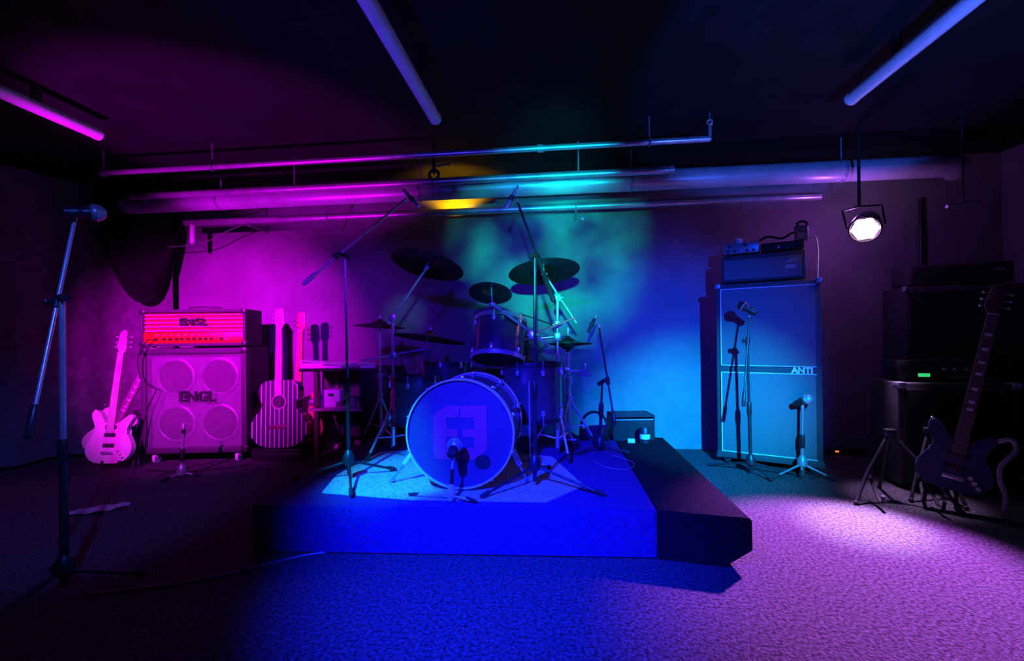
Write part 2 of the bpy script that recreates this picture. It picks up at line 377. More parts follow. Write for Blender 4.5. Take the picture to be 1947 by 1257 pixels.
# ------------------------------------------------------------------ curtains on the left
def drape(name, label, pts, z0f, z1f, folds, amp, m='cloth'):
    pts = smooth(pts, 14, False); n = len(pts); L = [0]
    for i in range(1, n): L.append(L[-1]+(pts[i]-pts[i-1]).length)
    vs, fs = [], []; K = 20
    for i, p in enumerate(pts):
        tt = L[i]/L[-1]; d = (pts[min(i+1, n-1)]-pts[max(i-1, 0)]).normalized(); nn = V((d.y, -d.x, 0))
        for j in range(K+1):
            h = j/K; z = z0f(tt)+(z1f(tt)-z0f(tt))*h
            o = amp*(1-.5*h)*math.sin(tt*folds*2*PI+.6*math.sin(5*tt+2*h)) + .4*amp*math.sin(tt*folds*5.1+1.3*h)
            vs.append((p.x+nn.x*o, p.y+nn.y*o, z))
    for i in range(n-1):
        for j in range(K): fs.append((i*(K+1)+j, (i+1)*(K+1)+j, (i+1)*(K+1)+j+1, i*(K+1)+j+1))
    b = MB().add(vs, fs); b.bm.normal_update()
    bmesh.ops.solidify(b.bm, geom=list(b.bm.faces), thickness=.006)
    return tag(b.build(name, m, sharp=80), label, 'curtain')
drape('stage_curtain', 'long black curtain hanging in folds behind the pale guitars', [V((-4.45, 1.6, 0)), V((-4.4, 2.7, 0)), V((-4.25, 3.4, 0)), V((-4.0, 3.8, 0)), V((W(330, 500, 4.0).x, 3.98, 0))], lambda t: .03, lambda t: 2.4, 7, .035)
# swag: cloth sagging in nested U shapes in front of the curtain
vs, fs = [], []; NI, NJ = 24, 18
A, B = W(178, 395, 3.55), W(340, 455, 3.98)
for i in range(NI+1):
    t = i/NI
    for j in range(NJ+1):
        h = j/NJ; p = A.lerp(B, t); sag = (.10+.62*h)*(1-(2*t-1)**2)**(.9)
        bul = .05*math.sin(h*PI*3.2)+.10*(1-(2*t-1)**2)*(1-h*.6)
        vs.append((p.x+.55*bul, p.y-.7*bul, p.z+.30*(1-h)-sag))
for i in range(NI):
    for j in range(NJ): fs.append((i*(NJ+1)+j, (i+1)*(NJ+1)+j, (i+1)*(NJ+1)+j+1, i*(NJ+1)+j+1))
b = MB().add(vs, fs); bmesh.ops.solidify(b.bm, geom=list(b.bm.faces), thickness=.008)
tag(b.build('curtain_swag', 'swag', sharp=80), 'black swag of cloth drooping in the upper left corner above the guitar amplifier', 'curtain')

# ------------------------------------------------------------------ cabinets and amplifiers
def corner_set(t, w, d, h, s=.045, z=0):
    for x in (0, w):
        for zz in (0, h):
            sx = 1 if x == 0 else -1; sz = 1 if zz == 0 else -1
            xa, xb = sorted((x-.004*sx, x+s*sx)); za, zb = sorted((zz-.004*sz, zz+s*sz))
            MB().box((xa, -.004, za+z), (xb, s, zb+z), None, .008).build('corner_guard', 'bmetal', t, True)
def caster(t, x, y, r=.028):
    g = MB().box((x-.025, y-.02, r*1.2), (x+.025, y+.02, r*2.2)).build('caster', 'gmetal', t, True)
    MB().cyl((x-.011, y, r), (x+.011, y, r), r, n=18).build('wheel', 'white' if t.get('pale') else 'rubber', g, True)
def yawmat(v): return M4.Rotation(math.atan2(v.y, v.x), 3, 'Z')
# --- left 4x12
ca, cb = F(268, 884), F(470, 879); wv = cb-ca; w0 = wv.length; Rm = yawmat(wv); CZ = .085
t = thing('guitar_cabinet', 'four speaker guitar cabinet with metal mesh front below the red fronted amplifier', 'speaker cabinet', ca, Rm)
hc = .855; dc = .38
b = MB(); fr = .045
b.box((0, 0, CZ), (fr, dc, CZ+hc), None, .006).box((w0-fr, 0, CZ), (w0, dc, CZ+hc), None, .006)
b.box((fr-.002, 0, CZ), (w0-fr+.002, dc, CZ+fr), None, .004).box((fr-.002, 0, CZ+hc-fr), (w0-fr+.002, dc, CZ+hc), None, .004)
b.box((fr, dc-.02, CZ+fr), (w0-fr, dc, CZ+hc-fr)).build('cabinet_shell', 'tolex', t, True)
MB().box((fr, .07, CZ+fr), (w0-fr, .085, CZ+hc-fr)).build('baffle_board', 'cabgrille', t, True)
MB().box((fr-.002, .014, CZ+fr-.002), (w0-fr+.002, .017, CZ+hc-fr+.002)).build('mesh_grille', 'mesh', t, True)
for i in (0, 1):
    for j in (0, 1):
        cx, cz = w0*(.29+.42*i), CZ+hc*(.275+.45*j)
        g = MB().lathe([(.155, 0), (.155, .012), (.14, .016), (.132, .01)], 40, frame((cx, .068, cz), (0, -1, 0)), False).build('speaker', 'pipe', t, True)
        MB().lathe([(.133, .012), (.12, .016), (.05, -.03), (.045, -.03)], 40, frame((cx, .068, cz), (0, -1, 0)), True).build('speaker_cone', 'cone', g, True)
        MB().ball((cx, .09, cz), .05, sc=(1, .8, 1)).build('dust_cap', 'cone', g, True)
corner_set(t, w0, dc, hc, .05, CZ)
lm = M4.Translation((w0*.53, .005, CZ+hc*.535))
glyphs('ENGL', .115, .01, lm, .004).build('logo_lettering', 'dark', t, True)
t['pale'] = 1
for x in (.09, w0-.09):
    for yy in (.05, dc-.06): caster(t, x, yy, .0395)
del t['pale']
MB().box((w0, .13, CZ+.33), (w0+.012, .25, CZ+.47), None, .004).build('side_handle', 'dark', t, True)
LC, LRm, LW = ca, Rm, w0
# --- left amp head
hh = .30; z0 = CZ+hc+.017
t = thing('amplifier_head', 'guitar amplifier head with red lit slatted front on the mesh fronted cabinet', 'guitar amplifier', ca+V((0, 0, z0)), Rm)
wh = w0*1.0; x0 = 0.0
b = MB(); fr = .025
b.box((x0, 0, 0), (x0+fr, .27, hh), None, .006).box((wh-fr, 0, 0), (wh, .27, hh), None, .006)
b.box((fr-.002, 0, 0), (wh-fr+.002, .27, fr), None, .004).box((fr-.002, 0, hh-fr), (wh-fr+.002, .27, hh), None, .004).box((fr, .255, fr), (wh-fr, .27, hh-fr)).build('amplifier_case', 'tolex', t, True)
zt = hh-fr; zm = fr+.09
MB().box((fr, .03, zm), (wh-fr, .035, zt)).build('grille_backing', 'darkgold', t, True)
for k in range(5):
    z = zm+.012+(zt-zm-.02)*k/4.3
    MB().box((fr+.003, .012, z-.005), (wh-fr-.003, .026, z+.005), None, .002).build('grille_bar', 'goldbar', t, True)
MB().box((fr, .01, fr), (wh-fr, .02, zm), None, .002).build('control_panel', 'gold', t, True)
for k, fx_ in enumerate((.13, .21, .27, .335, .385, .45, .51, .57, .625, .68, .78)):
    x = fr+(wh-2*fr)*fx_
    MB().lathe([(.011, 0), (.011, .006), (.008, .02), (.007, .022)], 14, frame((x, .01, fr+.035), (0, -1, 0))).build('knob', 'dark', t, True)
g = MB().ring(.019, .004, frame((fr+(wh-2*fr)*.84, .008, fr+.042), (0, -1, 0)), 20, 6).build('standby_switch', 'chrome', t, True)
MB().cyl((fr+(wh-2*fr)*.84, .01, fr+.042), (fr+(wh-2*fr)*.84, -.004, fr+.038), .004, n=8).build('toggle', 'chrome', g, True)
for k in range(9): MB().box((fr+(wh-2*fr)*(.12+.07*k), .0085, fr+.062), (fr+(wh-2*fr)*(.12+.07*k)+.026, .011, fr+.068)).build('panel_print', 'paper', t, True)
glyphs('ENGL', .088, .01, M4.Translation((wh*.5, .006, (zm+zt)/2)), .003).build('logo_lettering', 'dark', t, True)
corner_set(t, wh, .27, hh, .04)
MB().tube([(wh*.37, .12, hh), (wh*.38, .12, hh+.02), (wh*.5, .12, hh+.027), (wh*.68, .12, hh+.02), (wh*.7, .12, hh)], .009, 8).build('carry_handle', 'tolex', t, True)
for x in (.08, wh-.08): MB().cyl((x, .05, -.012), (x, .05, 0), .018, n=14).build('rubber_foot', 'rubber', t, True)
# cable from the head down the cabinet
def L2W(x, y, z): return LC + LRm.to_4x4() @ V((x, y, z))
pts = smooth([L2W(.11, .005, z0+.05), L2W(.09, -.05, z0+.045), L2W(.03, -.06, z0-.10), L2W(.05, -.045, z0-.27), L2W(.15, -.04, z0-.34), L2W(.10, -.05, z0-.48), L2W(.05, -.06, .25), L2W(.06, -.10, .012), L2W(.25, -.2, .01), L2W(.55, -.25, .01), L2W(w0+.1, -.1, .01)], 8, False)
tag(MB().tube(pts, .0045, 6).build('guitar_cable', 'dark'), 'thin black cable plugged into the red fronted amplifier and trailing to the floor', 'cable')

# --- tall cabinet on the right
ca, cb = F(1364, 880), F(1567, 905); wv = cb-ca; w1 = wv.length; Rm = yawmat(wv); CZ = .05; hc = 1.39-CZ; dc = .33
t = thing('tall_cabinet', 'tall black speaker cabinet with pale piping and lettering on its front', 'speaker cabinet', ca, Rm)
b = MB(); fr = .04
b.box((0, .012, CZ), (w1, dc, CZ+hc), None, .014).build('cabinet_shell', 'tolex', t, True)
zs = (CZ+.055, CZ+hc*.49, CZ+hc*.535, CZ+hc-.045)
for za, zb in ((zs[0], zs[1]), (zs[2], zs[3])):
    MB().box((fr, .0, za), (w1-fr, .014, zb), None, .003).build('grille_cloth', 'cabgrille', t, True)
    b = MB()
    for lo, hi in (((fr-.006, -.004, za-.006), (fr+.001, .013, zb+.006)), ((w1-fr-.001, -.004, za-.006), (w1-fr+.006, .013, zb+.006)) if False else ((fr-.006, -.004, zb), (w1-fr+.004, .013, zb+.006)), ((fr-.006, -.004, za-.006), (w1-fr+.004, .013, za))):
        b.box(lo, hi)
    if za == zs[0]: pass
    b.build('piping', 'white', t, True)
glyphs('ANTI', .056, .008, M4.Translation((w1-fr-.082, -.001, (zs[1]+zs[2])/2-.002)), .0035).build('name_lettering', 'white', t, True)
MB().box((0, .0, CZ), (w1, .014, zs[0]-.006), None, .002).build('kick_strip', 'tolex', t, True)
for x in (0, w1):
    for zz in (CZ, CZ+hc):
        sx = 1 if x == 0 else -1; sz = 1 if zz == CZ else -1
        xa, xb = sorted((x-.004*sx, x+.035*sx)); za, zb = sorted((zz-.004*sz, zz+.035*sz))
        for yy in ((.0, .045), (dc-.045, dc+.004)): MB().box((xa, yy[0], za), (xb, yy[1], zb), None, .008).build('corner_guard', 'gmetal', t, True)
for x in (.07, w1-.07):
    for yy in (.05, dc-.06): caster(t, x, yy, .026)
for z in (.35, .9): MB().box((w1, .1, z), (w1+.008, .26, z+.13), None, .003).build('side_handle', 'dark', t, True)
TC, TRm, TW = ca, Rm, w1
def T2W(x, y, z): return TC + TRm.to_4x4() @ V((x, y, z))
# head on it
z0 = CZ+hc
t = thing('amplifier_head', 'black amplifier head with worn cloth front on top of the tall piped cabinet', 'amplifier', T2W(.04, .03, z0+.012), Rm); wh = w1-.13; hh = .205
MB().box((0, 0.008, 0), (wh, .26, hh), None, .01).build('amplifier_case', 'tolex', t, True)
MB().box((.02, 0, .02), (wh-.03, .012, hh-.035), None, .003).build('grille_cloth', 'cabgrille', t, True)
lg = [(0, 0), (.016, .012), (.012, .004), (.034, .02), (.03, .01), (.062, .026), (.036, .006), (.04, .014), (.018, .0), (.022, .008)]
MB().prism([(wh-.13+x*1.3, hh-.085+z*1.3) for x, z in lg], -.006, 0).build('logo_badge', 'paper', t, True)
for k in range(2): MB().box((wh-.125, -.003, hh-.125+.014*k), (wh-.062, 0, hh-.119+.014*k)).build('badge_print', 'paper', t, True)
for x in (.06, wh-.06): MB().cyl((x, .05, -.012), (x, .05, 0), .018, n=14).build('rubber_foot', 'rubber', t, True)
MB().box((wh, .02, .05), (wh+.004, .2, hh-.05)).build('side_vent', 'gmetal', t, True)
MB().box((.2, .1, hh), (wh-.2, .13, hh+.012), None, .004).build('carry_handle', 'dark', t, True)
# effects unit on the head
z1 = z0+.012+hh
for lab, xa, xb, hgt, m, nk, nm in (('small pale effects unit with knobs on top of the black amplifier head', .055, .30, .085, 'gmetal', 5, 'effects_unit'), ('dark wide effects unit with a row of knobs beside the pale unit', .31, wh+.03, .06, 'bmetal', 6, 'effects_unit')):
    t = thing(nm, lab, 'effects unit', T2W(xa, .06, z1+.016), Rm, 'effects units on the amplifier head')
    L = xb-xa
    MB().box((0, 0, 0), (L, .14, hgt), None, .006).build('unit_case', m, t, True)
    for k in range(nk): MB().lathe([(.009, 0), (.009, .008), (.007, .014)], 14, frame((.035+(L-.07)*k/(nk-1), 0, .022), (0, -1, 0))).build('knob', 'dark' if k != 2 else 'paper', t, True)
    for k in (0, 1): MB().box((.03+.11*k, -.003, hgt-.032), (.055+.11*k, .002, hgt-.014)).build('switch', 'dark', t, True)
    for x in (.02, L-.02): MB().cyl((x, .07, -.016), (x, .07, 0), .01, n=10).build('foot', 'rubber', t, True)
c = T2W(.16, .1, z1+.125)
t = thing('wall_wart', 'small pale plug adapter lying on top of the pale effects unit', 'adapter', c-V((0, 0, .022)))
MB().box((-.025, -.02, 0), (.02, .02, .035), M4.Translation(c-V((0, 0, .022))), .005).build('adapter_body', 'paper', t)
MB().box((-.014, -.024, .012), (-.002, -.02, .02), M4.Translation(c-V((0, 0, .022)))).build('pin', 'gmetal', t)
t = thing('power_box', 'upright pale power box at the end of the effects units', 'power supply', T2W(wh-.03, .05, z1+.078), Rm)
MB().box((0, 0, 0), (.085, .1, .10), None, .006).build('box_case', 'gmetal', t, True)
MB().lathe([(.02, 0), (.02, .008)], 16, frame((.04, 0, .03), (0, -1, 0))).build('socket', 'paper', t, True)
pts = smooth([T2W(.30, .12, z1+.11), T2W(.36, .1, z1+.13), T2W(.45, .09, z1+.105), T2W(.52, .1, z1+.14), T2W(.60, .1, z1+.12), T2W(wh-.01, .1, z1+.20), T2W(wh+.03, .08, z1+.21), T2W(wh+.06, .1, z1+.185)], 8, False)
tag(MB().tube(pts, .009, 8).build('power_lead', 'dark'), 'thick black lead tangled over the effects units', 'cable')
pts = smooth([T2W(wh+.058, .08, z1+.1), T2W(wh+.10, .07, z1+.08), T2W(wh+.112, .07, z1-.02), T2W(wh+.11, .07, z0+.08), T2W(wh+.108, .07, z0+.006)], 8, False)
tag(MB().tube(pts, .006, 8).build('speaker_lead', 'paper'), 'pale lead hanging down beside the black amplifier head onto the tall cabinet', 'cable')
for s_ in (0, 1): pass

# ------------------------------------------------------------------ stands and microphones
def mic(label, pos, d, kind='dynamic', L=.17, m='bmetal', mh='gmetal', group=None):
    d = V(d).normalized(); mm = frame(V(pos)-d*L*.55, d)
    t = thing('microphone', label, 'microphone', mm.translation, mm.to_3x3(), group)
    if kind == 'dynamic':
        MB().lathe([(.009, 0), (.012, .005), (.014, L*.35), (.019, L*.72), (.021, L*.74)], 20, None).build('handle', m, t, True)
        MB().lathe([(.021, L*.74), (.0255, L*.77), (.026, L*.80), (.025, L*.88), (.02, L*.96), (.01, L), (.001, L*1.01)], 20, None).build('grille', mh, t, True)
        MB().ring(.0255, .0025, M4.Translation((0, 0, L*.82)), 24, 6).build('grille_band', 'chrome', t, True)
    elif kind == 'pencil':
        MB().lathe([(.008, 0), (.011, .006), (.011, L)], 18, None).build('barrel', m, t, True)
        MB().lathe([(.0115, L*.86), (.0118, L*1.0), (.008, L*1.015)], 18, None).build('grille', mh, t, True)
        MB().lathe([(.007, -.03), (.009, 0)], 14, None).build('plug', 'gmetal', t, True)
    else:
        MB().lathe([(.012, 0), (.02, .006), (.024, L*.5), (.03, L*.6)], 20, None).build('handle', m, t, True)
        MB().ball((0, 0, L*.74), .037, 20, 12).build('grille', mh, t, True)
        MB().ring(.037, .003, M4.Translation((0, 0, L*.72)), 24, 6).build('grille_band', 'chrome', t, True)
    MB().lathe([(.015, L*.30), (.0235, L*.32), (.0235, L*.52), (.015, L*.54)] if kind != 'pencil' else [(.011, L*.3), (.0155, L*.32), (.0155, L*.56), (.011, L*.58)], 18, None).build('clip', 'dark', t, True)
    return t
def boom_stand(label, base, feet, top, boom=None, m='bmetal', mb='gmetal', hubz=.10, clutch=.55, r=.0105, cw=None, knob=1, group=None, base_cone=False, k=1.0):
    base, top = V(base), V(top)
    t = thing('microphone_stand', label, 'microphone stand', base, None, group)
    hub = base+(top-base)*(hubz/(top-base).length)
    hb = MB(); hb.lathe([(.02*k, -.03), (.032*k, -.015), (.032*k, .02), (.02*k, .045), (.014*k, .055)], 20, frame(hub, top-base)).build('hub', m, t)
    for f in feet:
        f = V(f); e = hub+(f-hub)*.96
        g = MB().cyl(hub+V((0, 0, -.005)), f+V((0, 0, .010)), .0075*k, .0065*k, 12).build('leg', m, t)
        dd = (f-hub).normalized(); MB().lathe([(.010*k, -.05), (.012*k, -.01), (.008*k, .004)], 12, frame(f+V((0, 0, .011)), dd)).build('rubber_foot', 'rubber', g)
    c = base+(top-base)*clutch
    MB().cyl(base+(top-base)*.02, c, r*k, n=16).build('lower_tube', m, t)
    g = MB().lathe([(.012*k, -.05), (.017*k, -.04), (.017*k, .03), (.013*k, .045)], 16, frame(c, top-base)).build('clutch', 'dark', t)
    MB().cyl(c, top, r*.72*k, n=14).build('upper_tube', mb, t)
    if boom:
        a, b2 = V(boom[0]), V(boom[1]); d = (b2-a).normalized(); q = a+d*((top-a).dot(d))
        g = MB().lathe([(.013*k, -.035), (.013*k, .02)], 14, frame(top, q-top+V((0, 0, .02)))).cyl(q-d*.025, q+d*.025, .014*k, n=14).build('boom_clamp', 'dark', t)
        sd = d.cross(V((0, 0, 1))).normalized()
        MB().ring(.013*k, .005*k, frame(q-sd*.03, sd), 18, 8).cyl(q, q-sd*.04, .008*k, n=10).build('clamp_knob', m, g)
        MB().cyl(a, b2, .0068*k, n=12).build('boom', mb, t)
        L = cw or .10
        MB().lathe([(.008*k, 0), (.0125*k, .008), (.0125*k, L-.02), (.007*k, L)], 14, frame(a-d*L*.3, d)).build('counterweight', 'gmetal' if cw is None else ('dark' if cw == .2 else m), t)
        MB().lathe([(.009*k, 0), (.009*k, .03)], 12, frame(b2-d*.01, d)).build('boom_tip', 'chrome', t)
    else:
        MB().lathe([(.009, -.02), (.011, -.012), (.011, .012), (.007, .018)], 14, frame(top, top-base)).build('stand_tip', 'chrome', t)
    return t
def feet3(base, r, a0):
    return [V(base)+V((r*math.cos(a0+k*2*PI/3), r*math.sin(a0+k*2*PI/3), 0)) for k in range(3)]
# foreground left
bs = F(123, 1123); tp = W(118, 566, bs.y)
boom_stand('black boom microphone stand standing alone at the far left in front of the guitars', bs, feet3(bs, .27, .5), tp, (W(58, 815, bs.y-.12), W(143, 412, bs.y+.14)), 'bmetal', 'pipe', .09, .48, .013, .13, k=1.15)
c = W(118, 566, bs.y)
mic('silver headed microphone on the tall lone stand at the far left', W(166, 404, bs.y+.14), V((.5, .8, .16)), 'ball', .15, 'bmetal', 'gmetal')
# overhead left
fs_ = [F(557, 916, RT), F(668, 946, RT), F(752, 896, RT)]; bs = F(664, 912, RT)
tp = W(656, 487, bs.y)
boom_stand('boom microphone stand reaching over the left cymbals from the front left of the riser', bs, fs_, tp, (W(584, 534, bs.y-.12), W(768, 382, bs.y+.42)), 'bmetal', 'gmetal', .11, .42, .0105)
mic('slim overhead microphone on the tip of the left boom', W(785, 381, bs.y+.42), W(797, 394, 2.9)-W(772, 366, 2.9), 'pencil', .12, 'gmetal', 'chrome', None)
# overhead right
fs_ = [F(915, 949, RT), F(1150, 945, RZ), F(1045, 892, RZ)]; bs = F(1017, 924, RT); tp = W(1017, 486, bs.y)
boom_stand('boom microphone stand right of the bass drum reaching up over the kit', bs, fs_, tp, (W(1047, 556, bs.y-.1), W(984, 384, bs.y+.3)), 'bmetal', 'bmetal', .11, .42, .012, .2)
mic('slim overhead microphone on the tip of the right boom', W(971, 380, bs.y+.3), W(962, 397, 2.9)-W(978, 366, 2.9), 'pencil', .12, 'gmetal', 'chrome')
# kick microphone
bs = F(857, 952, RT); tp = W(861, 866, bs.y)
t = boom_stand('short desk microphone stand in front of the bass drum head', bs, [F(778, 944, RT), F(905, 957, RT), F(858, 955, RT)+V((0, .04, 0))], tp, None, 'silver', 'silver', .03, .5, .010, k=.6)
mic('round headed microphone on the short stand facing the bass drum', tp+V((.0, .02, .03)), V((.05, .75, .35)), 'ball', .11, 'bmetal', 'gmetal')
# stand at right rear of riser
bs = F(1140, 858, RZ); tp = W(1145, 726, bs.y)
boom_stand('boom microphone stand beside the hi hat at the right edge of the riser', bs, feet3(bs, .2, -.4), tp, (W(1168, 800, bs.y-.1), W(1139, 622, bs.y+.12)), 'bmetal', 'bmetal', .05, .6, .0105, .1, base_cone=True)
mic('dark slim microphone pointing down beside the hi hat', W(1124, 620, bs.y+.1), W(1117, 634, 3)-W(1131, 605, 3), 'pencil', .11, 'dark', 'bmetal')
# tall stand in front of the tall cabinet
bs = F(1428, 902); tp = W(1421, 650, bs.y)
boom_stand('tall microphone stand in front of the left half of the tall piped cabinet', bs, [F(1347, 886), F(1468, 916), F(1512, 904)], tp, (W(1414, 764, bs.y-.12), W(1425, 600, bs.y-.0)), 'bmetal', 'bmetal', .09, .5, .0125, .11)
mic('dark microphone at the top of the tall stand before the piped cabinet', W(1419, 586, bs.y-.02), V((-.75, .35, .55)), 'ball', .14, 'dark', 'bmetal')
# short stand in front of the tall cabinet
bs = F(1525, 905); tp = W(1526, 772, bs.y)
boom_stand('short microphone stand in front of the right half of the tall piped cabinet', bs, [F(1470, 911), F(1588, 915), F(1520, 909)+V((0, -.02, 0))], tp, None, 'gmetal', 'gmetal', .09, .5, .0115)
mic('round silver microphone on the short stand before the piped cabinet', tp+V((.0, -.02, .04)), V((.45, -.5, .35)), 'ball', .13, 'dark', 'gmetal')
# low stand in front of the left cabinet
bs = F(345, 908); tp = W(349, 812, bs.y)
boom_stand('low pale microphone stand in front of the mesh fronted guitar cabinet', bs, feet3(bs, .13, .2), tp, None, 'gmetal', 'gmetal', .04, .45, .010)
mic('slim pale microphone on the low stand before the guitar cabinet', tp+V((0, 0, -.02)), V((.02, .05, 1)), 'pencil', .11, 'gmetal', 'chrome')

# ------------------------------------------------------------------ drum kit
def drum(name, label, c, ax, r, depth, lugs, hoopm='chrome', heads=('head', 'head'), hoopw=.022):
    ax = V(ax).normalized(); mm = frame(c, ax)
    t = thing(name, label, 'drum', V(c), mm.to_3x3()); h = depth/2
    b = MB(); b.lathe([(r, -h), (r, h)], 48, None, False).lathe([(r-.006, -h), (r-.006, h)], 48, None, False).build('shell', 'shell', t, True)
    for s, nm, hm in ((-1, 'resonant_head', heads[0]), (1, 'batter_head', heads[1])):
        MB().lathe([(r+.004, s*h), (r+.002, s*(h+.006)), (r*.9, s*(h+.004)), (.001, s*(h+.004))], 48, None, False).build(nm, hm, t, True)
        MB().lathe([(r+.003, s*(h-hoopw*.6)), (r+.011, s*(h-hoopw*.6)), (r+.011, s*(h+hoopw*.6)), (r+.003, s*(h+hoopw*.6)), (r+.003, s*(h-hoopw*.6))], 48, None, False).build('hoop', hoopm, t, True)
        for k in range(lugs):
            a = 2*PI*(k+.5)/lugs; q = M4.Rotation(a, 4, 'Z'); z = s*(h-depth*.2)
            g = MB().box((r, -.011, min(z, z+s*.035)), (r+.018, .011, max(z, z+s*.035)), q, .005).build('lug', 'chrome', t, True)
            MB().cyl(q @ V((r+.012, 0, z)), q @ V((r+.012, 0, s*(h+hoopw*.5))), .003, n=8).ball(q @ V((r+.013, 0, s*(h+hoopw*.6))), .006, 8, 6).build('tension_rod', 'chrome', g, True)
    return t
# bass drum: front head plane at KY
KY = F(870, 932, RT).y; kc = W(875, 824, KY); kr = (kc.z-RT)-.021; kd = .42
kick = drum('bass_drum', 'large bass drum with a dark printed front head on the pale rug', kc+V((0, kd/2, 0)), (0, 1, 0), kr, kd, 10, 'silver', ('head', 'head'), .034)
s = kr*2/215/4.19*1.02
def lp(x, y): return (kc.x+(x-565)*s*.98, kc.z-(y-602)*s*.98)
for poly in ([(335, 440), (450, 365), (568, 365), (545, 465), (445, 465), (445, 565), (545, 565), (545, 633), (445, 633), (445, 722), (570, 722), (550, 822), (335, 822)],
             [(585, 365), (797, 365), (797, 740), (690, 822), (568, 822), (587, 722), (687, 722), (687, 633), (587, 633), (587, 565), (687, 565), (687, 465), (560, 465)]):
    MB().prism([lp(*q) for q in poly], KY-.0065, KY-.0045).build('printed_emblem', 'logo', kick)
px, pz = lp(757, 842)
MB().lathe([(.036, 0), (.036, .003), (.001, .0031)], 32, frame((px, KY-.004, pz), (0, -1, 0)) @ M4.Diagonal((1.15, 1, 1, 1)), False).build('port_hole', 'headblk', kick)
for sx, (u0, v0, u1, v1) in ((-1, (776, 852, 744, 918)), (1, (986, 852, 1003, 918))):
    f = F(u1, v1, RT); a_ = V((kc.x+sx*kr*.9, KY+.10, kc.z-kr*.28))
    f = V((f.x, f.y, RT+.008)); mid_ = a_.lerp(f, .55)
    g = MB().cyl(a_, mid_, .015, n=14).build('spur', 'silver', kick)
    MB().cyl(mid_, f, .007, .005, 12).lathe([(.011, -.02), (.012, 0), (.006, .01)], 12, frame(f, f-a_)).build('spur_tip', 'gmetal', g)
    MB().box((-.02, -.03, -.03), (.02, .03, .03), M4.Translation(a_), .008).build('spur_bracket', 'chrome', kick)
# rack tom
tc_ = W(950, 647, 2.86)
tom = drum('rack_tom', 'small tom drum tilted above the bass drum', tc_, (.05, .34, .94), .158, .25, 6, 'gmetal', ('headblk', 'head'))
# snare, floor tom
sc_ = W(846, 705, 3.2)
drum('snare_drum', 'flat snare drum on a stand left of the rack tom', sc_+V((0, 0, -.02)), (0.02, .06, 1), .178, .14, 8, 'bmetal', ('headblk', 'headblk'))
ft = W(1012, 745, 3.02)
ftt = drum('floor_tom', 'deep floor tom behind the right side of the bass drum', V((ft.x, 3.02, RZ+.42)), (0, .03, 1), .2, .36, 8, 'bmetal', ('head', 'headblk'))
for k in range(3):
    a = .5+k*2*PI/3; x, y_ = ft.x+.215*math.cos(a), 3.02+.215*math.sin(a)
    g = MB().cyl((x, y_, RZ+.02), (x, y_, RZ+.5), .006, n=10).build('leg', 'chrome', ftt); MB().ball((x, y_, RZ+.014), .014).build('rubber_foot', 'rubber', g)
# left floor tom behind the left stands
ft2 = W(806, 760, 3.12)
ftt = drum('floor_tom', 'dark floor tom behind the left side of the bass drum', V((ft2.x-.02, 3.02, RZ+.36)), (0, .02, 1), .17, .30, 6, 'bmetal', ('head', 'headblk'))
for k in range(3):
    a = 1.0+k*2*PI/3; x, y_ = ft2.x-.02+.185*math.cos(a), 3.02+.185*math.sin(a)
    g = MB().cyl((x, y_, RZ+.02), (x, y_, RZ+.42), .006, n=10).build('leg', 'chrome', ftt); MB().ball((x, y_, RZ+.014), .014).build('rubber_foot', 'rubber', g)
def cymbal(label, c, d, n, thick=1.0, name='cymbal'):
    R_ = d/2; mm = frame(c, n); t = thing(name, label, 'cymbal', V(c), mm.to_3x3())
    up = [(.006, .030), (.02, .029), (.04, .021), (.052, .010), (R_*.45, .003), (R_*.75, -.007), (R_, -.018)]
    MB().lathe(up+[(r, z-.0025*thick) for r, z in up[::-1]], 56, None, False).build('cymbal_bow', 'brass', t, True)
    MB().lathe([(.005, .03), (.017, .031), (.017, .042), (.005, .043)], 16, None).build('felt_washer', 'rubber', t, True)
    MB().cyl((-.02, 0, .052), (.02, 0, .052), .006, n=10).cyl((0, 0, .04), (0, 0, .066), .006, n=10).build('wing_nut', 'chrome', t, True)
    return t
